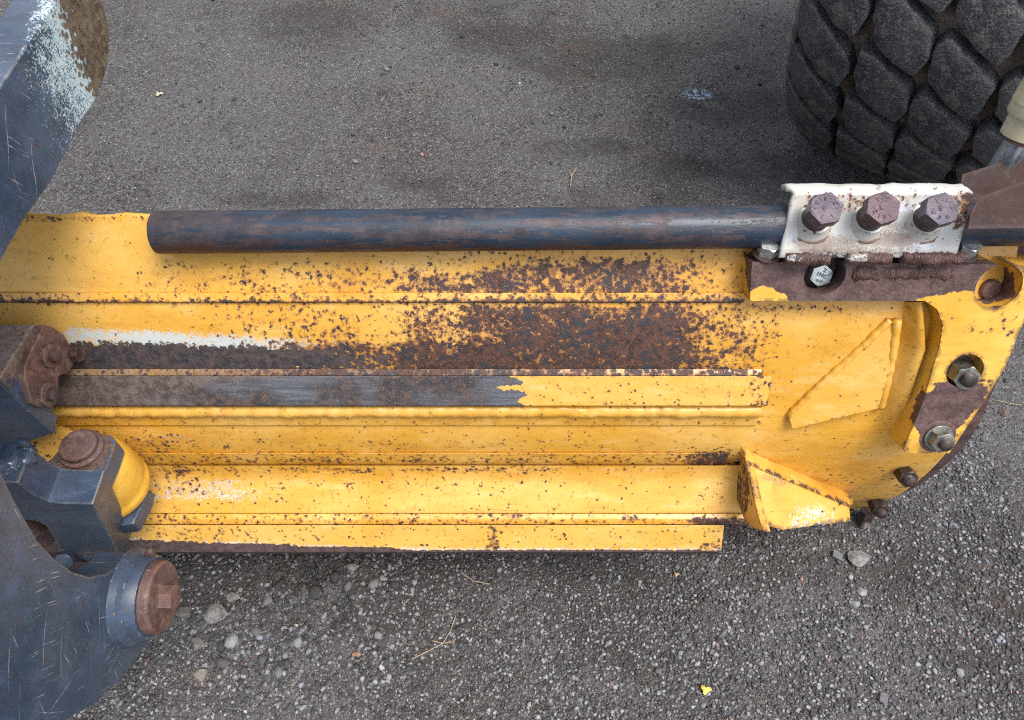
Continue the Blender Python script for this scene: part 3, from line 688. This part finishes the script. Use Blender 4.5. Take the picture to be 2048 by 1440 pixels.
# ------------------------------------------------------------------ cream clamp over the pipe
clamp = thing('pipe_clamp', 'cream painted bent clamp plate with three large bolts over the pipe', 'clamp', (.45, .76, .77))
x0, x1 = (1566 - 1024) / FPX * 1.085, (1932 - 1024) / FPX * 1.085
outer = [(.748, .792), (.776, .8195), (.8060, .8490), (.8120, .8560), (.8220, .8590), (.8330, .8560), (.8440, .8440)]
nx = 60; xsC = np.linspace(x0, x1, nx); rows = []
pf = []
for a, b in zip(outer, outer[1:]):
    pf += [(a[0] + (b[0] - a[0]) * k / 3, a[1] + (b[1] - a[1]) * k / 3) for k in range(3)]
pf.append(outer[-1])
for i, (yy, zz) in enumerate(pf):
    rag = (fbm(xsC * 1.0 + 1, xsC * 0 + 2, 45, 91) - .5) * .006 * (i / len(pf)) ** 2
    skew = (xsC - x0) / (x1 - x0)
    q = i / (len(pf) - 1); bow = .015 * math.sin(min(1, q / .55) * math.pi / 2) * (1 if q < .55 else max(.45, 1 - (q - .55) / .30))
    xx = x0 - .003 + bow + (x1 - .008 - x0) * skew
    # a shallow dent crosses the lower right of the plate
    den = np.exp(-((xsC - (.33 + (yy - .748) * 4.2)) / .035) ** 2) * .0035 * max(0, 1 - i / 10)
    rows.append(np.stack([xx, yy + rag + den * .7, zz + rag * .6 - den * .7], -1))
cme = grid_me(np.array(rows), 'plate')
m_cream = paint('cream_clamp_paint', (.42, .41, .36), (.47, .465, .43), edge=.16, edge_r=.004, primer=(.43, .48, .52),
                blobs=[('prim', at(1740, 465, 1.085), (.28, .05, .05), .48), ('dust', at(1622, 484, 1.085), (.04, .03, .03), .55), ('wear', at(1750, 400, 1.085), (.25, .03, .02), .38), ('wear', at(1925, 430, 1.085), (.03, .04, .06), .6), ('dust', at(1740, 495, 1.085), (.13, .03, .025), .60), ('dust', at(1810, 460, 1.085), (.08, .03, .022), .55), ('dust', at(1655, 462, 1.085), (.05, .02, .02), .25),
                       ('steel', at(1655, 520, 1.085), (.10, .022, .022), .55), ('steel', at(1860, 520, 1.085), (.10, .022, .020), .6)])
cp = link('plate', cme, m_cream, clamp, angle=180)
so = cp.modifiers.new('thick', 'SOLIDIFY'); so.thickness = .009; so.offset = -1 if sum(p.normal.y for p in cme.polygons) < 0 else 1
for a, b in ((1568, 1655), (1690, 1780), (1800, 1925)):
    weld('weld_bead', [at(px, 519, 1.098) + Vector((0, 0, .003)) for px in np.linspace(a, b, 8)], .0090, m_weld, clamp, .0025, .55, .06)
weld('weld_bead', [at(px, 517, 1.092) for px in np.linspace(1572, 1600, 4)], .006, m_cream, clamp, .003, .8, .4)
weld('weld_bead', [at(px, 516, 1.092) for px in np.linspace(1694, 1730, 4)], .007, m_cream, clamp, .003, .8, .4)
BAX = Vector((-.05, -.45, .89)).normalized()
m_boss = paint('cream_boss_paint', (.40, .39, .345), (.46, .45, .41), edge=.10, edge_r=.004, wear0=.025, primer=(.45, .49, .51))
m_orange = rusty('orange_rust_seam', tint=(1.35, 1.0, .75), dusty=.5)
m_heads = [rusty('oxidised_bolt_%s' % c, tint=tn, gloss=.42, polish=.35, dusty=du) for c, tn, du in (('grey', (.62, .80, 1.20), .10), ('mauve', (.66, .72, 1.02), .06), ('blue', (.58, .84, 1.35), .16))]
marks = [("E", [("T", 150), ("S", 92), ("C", 30)]), ("L", [("C", 205), ("I", 240), ("S", 272)]), ("E", [("U", 200), ("0", 250), ("I", 290)])]
for i, (hx, hy) in enumerate(((1658, 411), (1772, 410), (1890, 412))):
    hc = at(hx - 5, hy + 5, 1.033)                                   # centre of the head's face
    base = hc - BAX * .0475
    lathe('boss', [(.0345, -.022), (.0315, -.013), (.0285, -.0075), (.0245, -.003), (.0228, .004)], base, BAX, m_boss, clamp, 48, angle=60)
    fx = Vector((1, 0, 0)); fx = (fx - BAX * fx.dot(BAX)).normalized(); fy = BAX.cross(fx)
    weld('rust_seam', [base - BAX * .0125 + (fx * math.cos(q) + fy * math.sin(q)) * .0312 for q in np.linspace(math.radians((215, 232, 262)[i]), math.radians((318, 326, 342)[i]), 16)], .0017, m_orange, clamp, .002, 1.3, .1)
    link('collar', lathe_me([(.0195, -.002), (.0195, .028)], base, BAX, 40, 'collar'), m_darkrust, clamp, .002)
    hb = bolt('hex_bolt', base + BAX * .0265, BAX, .0425, .0215, m_heads[i], clamp, (.28, .42, .38)[i])
    face = base + BAX * (.0265 + .0215 * 1.0 + .0006)
    ux = Vector((1, 0, 0)); ux = (ux - BAX * ux.dot(BAX)).normalized(); uy = BAX.cross(ux)
    cch, ring = marks[i]
    letter(cch, face - ux * .003, BAX, uy, .0095, m_ink, hb)
    for ch, ang in ring:
        a = math.radians(ang); dr = ux * math.cos(a) + uy * math.sin(a)
        letter(ch, face + dr * .0135, BAX, dr if ang < 180 else -dr, .0078, m_ink, hb)
    for k in range(6):
        a = math.radians(k * 60 + (2 if i else 0)); dr = ux * math.cos(a) + uy * math.sin(a); sx = BAX.cross(dr)
        p = face + dr * .0140
        link('grade_mark', prism_me([p - dr * .0030 - sx * .0005, p + dr * .0030 - sx * .0005, p + dr * .0030 + sx * .0005, p - dr * .0030 + sx * .0005], -BAX * .0009), m_ink, hb, smooth=False)

# ------------------------------------------------------------------ brown channel bracket right of the clamp
m_chan = rusty('channel_rust', tint=(.34, .29, .29), gloss=.85, dusty=.1)
chn = thing('channel_bracket', 'rusted brown steel channel bracket behind the clamp, cut off by the frame', 'bracket', (.70, .80, .80))
up1 = [at(1922, 362, 1.17), at(2130, 297, 1.17), at(2130, 402, 1.17), at(1924, 405, 1.17)]
prism('flange', up1, Vector((.002, .010, .006)), m_chan, chn, .001)
up2 = [at(1957, 410, 1.02), at(2130, 348, 1.02), at(2130, 456, 1.02), at(1936, 458, 1.02), at(1938, 445, 1.02)]
prism('flange', up2, Vector((.002, .010, .006)), m_chan, chn, .001)
prism('web', [at(1938, 430, 1.032), at(2130, 420, 1.032), at(2130, 405, 1.165), at(1926, 400, 1.165)], Vector((0, -.004, -.012)), m_darkrust, chn, .001)

# ------------------------------------------------------------------ hydraulic cylinder at the right edge
cyl = thing('hydraulic_cylinder', 'cream cylinder end with chrome rod in front of the tyre', 'cylinder', at(1995, 345, 1.20))
a0, a1 = at(1992, 352, 1.20), at(2138, 118, 1.08); ca_ = (a1 - a0).normalized(); L = (a1 - a0).length
m_chrome = plain('scuffed_chrome', (.34, .38, .44), (.55, .60, .66), 40, .22, .9, .0004)
m_gland = plain('cream_cylinder_paint', (.46, .40, .25), (.54, .49, .34), 30, .38, 0, .0006, speck=(.30, .20, .09), speckamt=.4, edgecol=(.7, .66, .5))
lathe('rod', [(.020, 0), (.020, L * .6)], a0, ca_, m_chrome, cyl, 40)
lathe('seal', [(.022, L * .315), (.022, L * .35)], a0, ca_, m_rust, cyl, 40)
lathe('gland', [(.026, L * .345), (.0305, L * .36), (.0320, L * .52), (.0370, L * .525), (.0385, L * .54), (.0385, L * .62), (.040, L * .625), (.040, L * 1.4)], a0, ca_, m_gland, cyl, 48, angle=50)

# ------------------------------------------------------------------ blue blade-support arm at the left
XA = -.60
NAVY1, NAVY2 = (.028, .047, .084), (.064, .084, .116)
NLINES = [('YZ', .62, .60, .0110, .080, .26), ('YZ', -.40, .42, .0090, .090, .24), ('YZ', 1.75, .50, .0120, .075, .22), ('YZ', 2.6, .25, .0085, .11, .22), ('YZ', 1.15, .12, .0062, .14, .28), ('YZ', -.95, .09, .0060, .14, .26), ('YZ', 2.05, .14, .0065, .12, .28), ('YZ', .3, .006, .006, .16, .20)]
def p_nv(name, **k):
    kw = dict(edge=.20, edge_r=.0045, rough=.42, primer=(.45, .56, .58), edgecol=(.50, .50, .47)); kw.update(k)
    return paint(name, NAVY1, NAVY2, **kw)
arm = thing('support_arm', 'scratched navy blue blade support arm with worn brown tip and pivot boss', 'support arm', (-.63, .4, .3))
tipb = [('steel', (XA + .02, 1.085, .955), (.09, .235, .26), 1.15), ('prim', (XA + .02, 1.085, .965), (.075, .40, .38), .78)]
m_arm = p_nv('navy_arm_paint', blobs=tipb, lines=NLINES, linecol=(.36, .36, .35), steelcol=((.080, .052, .034), (.20, .150, .100)))
o1 = [onX(205, 0, XA), onX(219, 55, XA), onX(219, 100, XA), onX(214, 140, XA), onX(190, 205, XA), onX(166, 240, XA), onX(140, 290, XA), onX(100, 368, XA), onX(50, 440, XA), onX(15, 500, XA), onX(0, 530, XA),
      Vector((XA, .52, .94)), Vector((XA, .44, .90)), onX(-2, 935, XA), onX(30, 1000, XA), onX(75, 1080, XA), onX(110, 1118, XA), onX(145, 1143, XA), onX(180, 1154, XA), onX(215, 1147, XA), onX(242, 1130, XA), onX(268, 1104, XA), onX(300, 1105, XA), onX(318, 1180, XA), onX(305, 1265, XA), onX(298, 1282, XA), onX(250, 1352, XA), onX(190, 1408, XA), onX(130, 1441, XA),
      Vector((XA, .10, .62)), Vector((XA, .03, .80)), Vector((XA, .04, 1.0)), Vector((XA, .16, 1.064)), Vector((XA, .78, 1.064)), Vector((XA, .98, 1.064)), Vector((XA, 1.05, 1.05))]
ap = prism('arm_plate', o1, Vector((-.058, 0, 0)), m_arm, arm, .003, 2)
prism('inner_web', [Vector((-.66, .3, .985)), Vector((-.66, 1.0, .985)), Vector((-1.0, 1.0, .985)), Vector((-1.0, .3, .985))], Vector((0, 0, -.02)), p_nv('navy_web_paint'), arm, .002)
bc = onX(308, 1194, -.565)
m_boss2 = p_nv('navy_boss_paint', edge=.09, edge_r=.003)
lathe('pivot_boss', [(.076, -.035), (.074, -.024), (.066, -.018), (.0645, -.004), (.062, 0)], bc, (1, 0, 0), m_boss2, arm, 64, angle=40)
lathe('pivot_cap', [(.0560, -.004), (.0560, .013), (.053, .016), (.022, .0165)], bc, (1, 0, 0), m_rust, arm, 56, bevel=.0015)
bolt('hex_bolt', bc + Vector((.0165, -.003, .003)), (1, 0, 0), .036, .020, m_rust, arm, .55, m_rust, 1.35, .003)
lathe('grease_fitting', [(.008, 0), (.008, .008), (.005, .012), (.006, .016), (.003, .02)], onX(300, 1108, -.575), (.4, -.1, .9), m_darkrust, arm, 20)

# ------------------------------------------------------------------ slide bracket with retainer plate (left, over the rail)
brk = thing('slide_bracket', 'dusty navy bracket box gripping the slide rail at the left edge', 'bracket', (-.85, .62, .5))
XB = -.722
m_brk = p_nv('navy_bracket_paint', blobs=[('dust', (-.78, .64, .725), (.16, .11, .07), 1.1), ('wear', (XB, .66, .70), (.04, .05, .04), .35), ('wear', (XB, .60, .72), (.02, .03, .03), .35)])
endf = [Vector((XB, .585, .720)), Vector((XB, .580, .566)), Vector((XB, .592, .560)), Vector((XB, .622, .598)), Vector((XB, .66, .622)), Vector((XB, .700, .655)), Vector((XB, .694, .704))]
prism('bracket_box', endf, Vector((-.45, 0, 0)), m_brk, brk, .003)
YB = .5785
prism('front_plate', [onY(104, 866, YB), onY(90, 874, YB), onY(62, 883, YB), onY(35, 895, YB), onY(12, 912, YB), onY(-10, 940, YB), onY(-40, 1000, YB), Vector((-1.1, YB, .40)), Vector((-1.1, YB, .716)), Vector((XB - .003, YB, .716))], Vector((0, .03, 0)), p_nv('navy_front_paint', edge=.08), brk, .003)
XR = -.712
rp = [(88, 650), (104, 653), (125, 666), (136, 682), (146, 712), (147, 732), (135, 746), (118, 753), (117, 800), (108, 813), (76, 814), (64, 806), (50, 755), (51, 732), (62, 703), (73, 682)]
rpp = prism('retainer_plate', [onX(a, b, XR) for a, b in rp], Vector((-.012, 0, 0)), m_rust, brk, .002)
for px, py in ((97, 712), (92, 789)):
    q = onX(px, py, XR); lathe('washer', [(.0185, 0), (.0185, .005), (.012, .0055)], q, (1, 0, .0), m_rust, rpp, 36, bevel=.001)
    lathe('bolt_end', [(.0105, 0), (.0105, .012), (.008, .0135)], q + Vector((.003, 0, 0)), (1, 0, 0), m_darkrust, rpp, 28)
bolt('hex_bolt', onX(146, 708, XR) + Vector((-.002, 0, 0)), (1, -.05, .1), .024, .016, m_darkrust, rpp, .3, m_darkrust, 1.3)

# ------------------------------------------------------------------ clevis with yellow eye (side-shift cylinder mount)
clv = thing('cylinder_mount', 'navy clevis block with rusted pin head around a yellow eye', 'clevis', (-.69, .56, .36))
ZE = .535
pc_ = onZ(163, 901, ZE)
ear = [onZ(150, 868, ZE), onZ(190, 864, ZE), onZ(222, 870, ZE), onZ(232, 884, ZE), onZ(222, 915, ZE), onZ(200, 968, ZE), onZ(105, 968, ZE), onZ(77, 942, ZE), onZ(100, 918, ZE), onZ(124, 893, ZE)]
m_ear = p_nv('navy_ear_paint', edge=.1, blobs=[('steel', (pc_.x, pc_.y, ZE), (.085, .080, .03), .75), ('steel', (pc_.x - .02, pc_.y - .085, ZE), (.06, .02, .02), .42)], steelcol=((.085, .052, .042), (.165, .105, .085)))
prism('upper_ear', ear, Vector((0, 0, -.036)), m_ear, clv, .003)
lathe('pin_head', [(.0345, -.002), (.0345, .005), (.0290, .006), (.0290, .015), (.0265, .0175), (.012, .018)], pc_ + Vector((0, .002, 0)), (0, 0, 1), m_rust, clv, 56, bevel=.0015)
m_eye = paint('yellow_eye_paint', (.57, .31, .03), (.60, .35, .05), edge=0, wear0=-.05)
lathe('yellow_eye', [(.045, .500), (.055, .497), (.062, .482), (.0655, .460), (.0665, .436), (.0655, .424), (.0675, .422), (.0675, .408), (.063, .400), (.05, .398)], (pc_.x - .008, pc_.y - .004, 0), (0, 0, 1), m_eye, clv, 72, angle=60)
prism('eye_arm', [Vector((pc_.x - .02, pc_.y + .055, .49)), Vector((-.83, .665, .49)), Vector((-.86, .62, .49)), Vector((pc_.x - .075, pc_.y - .01, .49))], Vector((0, 0, -.075)), paint('eye_arm_paint', YEL1, YEL2, edge=.2, wear0=.06), clv, .008, 3)
le = [onZ(250, 985, .398), onZ(285, 965, .398), onZ(296, 975, .398), onZ(292, 995, .398), onZ(266, 1048, .398), onZ(180, 1060, .398), onZ(120, 1000, .398)]
prism('lower_ear', le, Vector((0, 0, -.034)), p_nv('navy_lower_ear_paint', edge=.15), clv, .003)
YC = .462
ft = [onY(186, 1008, YC), onY(120, 1007, YC), onY(96, 1004, YC), onY(72, 993, YC), onY(54, 980, YC), onY(36, 966, YC), onY(8, 964, YC), onY(0, 1030, YC), onY(48, 1040, YC), onY(72, 1043, YC), onY(92, 1053, YC), onY(106, 1074, YC), onY(116, 1094, YC), onY(150, 1112, YC), onY(176, 1124, YC), onY(246, 1123, YC)]
m_blk = p_nv('navy_block_paint', edge=.30, edge_r=.004, blobs=[('dust', onY(200, 1105, YC), (.06, .03, .03), .55), ('prim', onY(205, 1112, YC), (.055, .03, .025), .35)])
prism('mount_block', ft, Vector((0, .056, 0)), m_blk, clv, .0025)
prism('dark_recess_plate', [onY(-20, 1020, .535), onY(140, 1030, .535), onY(250, 1110, .535), onY(250, 1165, .535), onY(60, 1180, .535), onY(-20, 1120, .535)], Vector((0, .02, 0)), m_darkrust, clv, .003)  # dark plate added behind the opening to darken the recess
lathe('hinge_pin', [(.017, -.06), (.017, .03)], onY(74, 1066, YC + .03), (.5, -.3, .2), m_rust, clv, 32, bevel=.002)
weld('block_weld', [onY(10, 958, .47), onY(24, 940, .485), onY(45, 922, .50), onY(40, 912, .53)], .015, p_nv('navy_weld_paint', edge=0, rough=.22), clv, .005, .7, .4)
weld('block_weld', [onY(8, 940, .48), onY(22, 920, .50), onY(38, 905, .53)], .017, p_nv('navy_weld_paint_gloss', edge=0, rough=.22), clv, .006, .7, .4)
prism('lower_web', [onY(150, 1126, .50), onY(240, 1126, .50), onY(235, 1150, .50), onY(130, 1160, .50), onY(100, 1126, .50)], Vector((0, .02, -.01)), m_darkrust, clv, .003)
lathe('cap_screw', [(.016, 0), (.015, .008), (.009, .013), (.002, .014)], onY(132, 1118, .455), (.1, -.8, .6), p_nv('navy_screw_paint', edge=0), clv, 28)

# ------------------------------------------------------------------ tyre
t = NT('dusty_black_rubber')
a = t.noise(26, 5, .7); b = t.noise(170, 4, .75); c = t.noise(7, 3, .5)
em = t.edge(.012)
col = t.mix(t.mapr(c, .4, .6), (.034, .041, .056), (.070, .076, .088))
col = t.mix(t.math('MULTIPLY', t.mapr(b, .50, .62), .85), col, (.21, .195, .185))
dm = t.math('MULTIPLY', t.math('MULTIPLY', em, t.mapr(a, .36, .55)), .9)
col = t.mix(dm, col, (.25, .205, .175))
col = t.mix(t.math('MULTIPLY', t.mapr(a, .53, .64), .6), col, (.20, .160, .135))
m_lug = t.out(col, t.mapr(b, .3, .7, .45, .85), 0, t.bump(t.math('ADD', b, t.math('MULTIPLY', a, 1.2)), 1.0, .009), .4)
t = NT('brown_dusty_tyre_groove')
a = t.noise(20, 6, .7); b = t.noise(150, 4, .7)
col = t.mix(t.mapr(a, .35, .65), (.075, .060, .052), (.22, .175, .145))
m_groove = t.out(t.mix(t.mapr(b, .55, .7), col, (.16, .125, .10)), .9, 0, t.bump(b, .7, .004), .2)
AXL = Vector((.83, -.56, .05)).normalized(); TR, TW = .70, .62
tyre = thing('tyre', 'large dusty black tyre with chunky tread blocks', 'tyre', (1.325, 2.03, -.02))
M = Matrix((AXL, (Vector((0, 0, 1)).cross(AXL)).normalized(), AXL.cross(Vector((0, 0, 1)).cross(AXL).normalized()))).transposed()
tyre.rotation_euler = M.to_euler()
def crown(a_): q = abs(2 * a_ / TW); return -.028 * q ** 2 - .045 * q ** 6
def tsurf(a_, s, h): r = TR - .042 + crown(a_) + h; an = s / TR; return Vector((a_, -r * math.cos(an), r * math.sin(an)))
prof = [(TW * .36, -.30), (TW * .47, -.24), (TW * .53, -.17), (TW * .54, -.11), (TW * .51, -.085)]
sec = [(x_, TR + h_) for x_, h_ in prof] + [(u * TW * .5, TR - .042 + crown(u * TW * .5)) for u in np.linspace(1, -1, 17)] + [(-x_, TR + h_) for x_, h_ in prof[::-1]]
v = []; f = []; NS = 120
for k in range(NS):
    an = 2 * math.pi * k / NS
    v += [Vector((x_, -r * math.cos(an), r * math.sin(an))) for x_, r in sec]
m_ = len(sec)
for k in range(NS):
    for i in range(m_ - 1):
        f.append((k * m_ + i, k * m_ + i + 1, ((k + 1) % NS) * m_ + i + 1, ((k + 1) % NS) * m_ + i))
def tpart(name, me, mat, parent=tyre, rot=0, **k):
    o = link(name, me, mat, None, **k); o.parent = parent
    if parent is tyre: o.location = (0, 0, TR)
    o.rotation_euler = (rot, 0, 0); return o
tpart('carcass', mesh('carcass', v, f), m_groove, angle=180)
tpart('rim', lathe_me([(.10, -.12), (.42, -.10), (.43, .10), (.40, .14), (.10, .05)], (0, 0, 0), (1, 0, 0), 48), plain('dull_yellow_rim', (.45, .26, .03), (.55, .33, .05), 20, .5))
PS = .147
def lug_me(outline, h, name):
    da_ = outline[0][0] * 50
    pts = smooth_poly([Vector((a_, s, 0)) for a_, s in outline], 1); n = len(pts)
    cen = sum(pts, Vector()) / n; v = []; f = []
    rings = [(1.09, -.012), (1.045, h * .30), (1.01, h * .86), (.985, h * .97), (.95, h), (.6, h * .99), (.25, h * .98)]
    for sc_, hh in rings:
        for p in pts:
            q = cen + (p - cen) * sc_
            ch = mn.noise(Vector((q.x * 40, q.y * 40, da_))) * .006 if hh > h * .3 else 0
            v.append(tsurf(q.x + ch, q.y + ch * .7, hh - abs(ch) * .5))
    v.append(tsurf(cen.x, cen.y, h))
    for r in range(len(rings) - 1):
        for k in range(n): f.append((r * n + k, r * n + (k + 1) % n, (r + 1) * n + (k + 1) % n, (r + 1) * n + k))
    for k in range(n): f.append(((len(rings) - 1) * n + k, (len(rings) - 1) * n + (k + 1) % n, len(v) - 1))
    return mesh(name, v, f)
lugs = []
def dense(pl):
    o = []
    for (a0_, s0), (a1_, s1) in zip(pl, pl[1:] + pl[:1]): o += [(a0_ + (a1_ - a0_) * k / 3, s0 + (s1 - s0) * k / 3) for k in (0, 1, 2)]
    return o
def skew(pl, da, ds, k=.60): return [(a_ + da, s_ + ds - k * a_) for a_, s_ in pl]
out_l = [(-.075, -.056), (-.082, .030), (-.045, .060), (.062, .056), (.078, .020), (.066, -.040), (.02, -.062)]
cen_l = [(-.066, -.020), (-.068, .046), (-.020, .062), (.050, .056), (.066, .014), (.050, -.050), (-.010, -.064), (-.055, -.054)]
LAY = [(out_l, -.238, .000, 1, .045), (cen_l, -.072, .050, 1, .043), (cen_l, .070, .070, -1, .043), (out_l, .236, .115, -1, .045)]
for base, da, ds, sg, h_ in LAY:
    pl_ = [(sg * a_, s_) for a_, s_ in base]
    lugs.append(lug_me(dense(skew([(q * (1.05 if abs(da) > .1 else 1.08), w_ * 1.02) for q, w_ in pl_], da, ds - .60 * da)), h_, 'tread_block'))
NL = int(round(2 * math.pi * TR / PS))
for r in range(-2, 17):
    for me in lugs:
        o = bpy.data.objects.new('tread_block', me); COL.objects.link(o)
        if not me.materials: me.materials.append(m_lug); me.shade_smooth()
        o.parent = tyre; o.location = (0, 0, TR); o.rotation_euler = (2 * math.pi * (r - 7.3) / NL, 0, 0)

# ------------------------------------------------------------------ small litter on the ground
def gpt(px, py, lift=.004):
    p = onZ(px, py, 0); return Vector((p.x, p.y, float(gz(np.array([p.x]), np.array([p.y]))[0]) + lift))
m_twig = plain('dry_straw', (.24, .18, .12), (.36, .28, .19), 200, .8)
def twig(name, paths, r, label, cat='twig'):
    t0 = thing(name, label, cat, gpt(*paths[0][0]))
    for p in paths:
        pts = lerp_path([gpt(x_, y_, .007) for x_, y_ in p], .006)
        link('stem', tube_me(pts, r, 6, 'stem', .3), m_twig, t0, angle=180)
twig('dry_twig', [[(822, 1316), (860, 1296), (885, 1283)], [(885, 1283), (900, 1258), (911, 1226)], [(885, 1283), (902, 1280)], [(885, 1283), (862, 1278)]], .0013, 'forked dry twig on gravel below the blade')
twig('dry_twig', [[(922, 1142), (945, 1158), (978, 1164)]], .0012, 'thin bent straw lying just under the lower lip')
twig('dry_twig', [[(1992, 800), (2020, 806), (2044, 810)]], .0011, 'pale straight straw on gravel right of the end plate')
twig('dry_twig', [[(1141, 372), (1143, 352), (1153, 336)], [(1143, 352), (1139, 345)]], .0016, 'pale standing straw on the ground behind the pipe')
def leaf(px, py, s, label, cols, name='fallen_leaf'):
    c = gpt(px, py, .007); n = 14; v = [c + Vector((0, 0, s * .18))]
    for k in range(n):
        a_ = 2 * math.pi * k / n; r = s * (.75 + .3 * math.sin(3 * a_ + 1) + .12 * random.random())
        v.append(c + Vector((r * math.cos(a_), r * .8 * math.sin(a_), s * .35 * math.sin(2 * a_) ** 2)))
    me = mesh(name, v, [(0, k + 1, (k + 1) % n + 1) for k in range(n)])
    o = link(name, me, plain(name + '_skin', *cols, 150, .6), None, angle=180)
    so = o.modifiers.new('thick', 'SOLIDIFY'); so.thickness = .0012
    tag(o, label, 'leaf')
leaf(1412, 1379, .012, 'small yellow fallen leaf on the gravel near the bottom', ((.62, .50, .06), (.75, .64, .16)))
leaf(1354, 1147, .006, 'tiny tan leaf scrap on gravel under the lower lip', ((.45, .32, .12), (.5, .38, .18)))
leaf(318, 188, .014, 'pale buff crumb of leaf on the ground near the arm tip', ((.42, .36, .24), (.52, .46, .32)))
def rock(px, py, s, label, c1, c2, flat=.6):
    c = gpt(px, py, s * .15); bm = bmesh.new(); bmesh.ops.create_icosphere(bm, subdivisions=3, radius=1)
    sd = Vector((px, py, s * 100))
    cuts_ = [(Vector((random.gauss(0, 1), random.gauss(0, 1), random.gauss(0, 1))).normalized(), random.uniform(.5, .8)) for _ in range(12)]
    for q in bm.verts:
        k = 1 + .22 * mn.noise(q.co * 1.3 + sd) + .12 * mn.noise(q.co * 4.5 + sd)
        for dv, dd in cuts_: q.co -= dv * max(0, q.co.dot(dv) - dd)
        q.co = Vector((q.co.x * k, q.co.y * k * .82, q.co.z * k * flat)) * s * .56 + c
    me = bpy.data.meshes.new('stone'); bm.to_mesh(me); bm.free()
    o = link('stone', me, plain('stone_%d' % px, c1, c2, 90, .85, 0, .003, speck=(.05, .045, .04), speckamt=.5), None, angle=24)
    tag(o, label, 'stone')
G1, G2 = (.105, .100, .096), (.20, .195, .19)
rock(436, 1232, .050, 'large pale grey crumbly clod below the pivot boss', G1, G2, .5)
rock(396, 1288, .036, 'grey clod at the lower right of the pivot boss', (.08, .076, .07), (.15, .145, .14))
rock(368, 1222, .034, 'dark stone on the gravel beside the rusty pivot cap', (.06, .057, .054), (.12, .115, .11))
rock(402, 1350, .028, 'small buff grey stone on gravel beside the arm plate', (.14, .13, .115), (.24, .225, .2))
rock(466, 1196, .030, 'flat grey clod above the large pale clod', G1, (.17, .165, .16), .5)
rock(672, 1166, .015, 'small white pebble under the lower lip', (.45, .46, .48), (.55, .56, .58))
rock(595, 1254, .014, 'small cream pebble in the dark gravel', (.34, .31, .26), (.42, .39, .33))
rock(713, 1306, .019, 'orange brown pebble beside a pale one', (.24, .13, .08), (.30, .18, .12))
rock(1715, 1120, .052, 'light grey crushed stone patch right of the corner box', G1, (.24, .235, .235), .35)
rock(1671, 1112, .026, 'blue grey pebble left of the crushed stone patch', (.09, .095, .10), (.16, .165, .17))
rock(1724, 1184, .021, 'smooth pale pebble, upper of two side by side', (.19, .20, .205), (.26, .27, .28))
rock(1711, 1207, .020, 'smooth pale pebble, lower of two side by side', (.18, .19, .19), (.25, .26, .26))
rock(1770, 1396, .024, 'purplish grey stone near the bottom right corner', (.11, .10, .115), (.17, .16, .175))
rock(1924, 1343, .020, 'angular green grey stone near the right edge', (.15, .17, .16), (.22, .24, .23))
rock(2010, 822, .026, 'rust brown soil crumb by the straw right of the end plate', (.09, .06, .05), (.14, .09, .075))
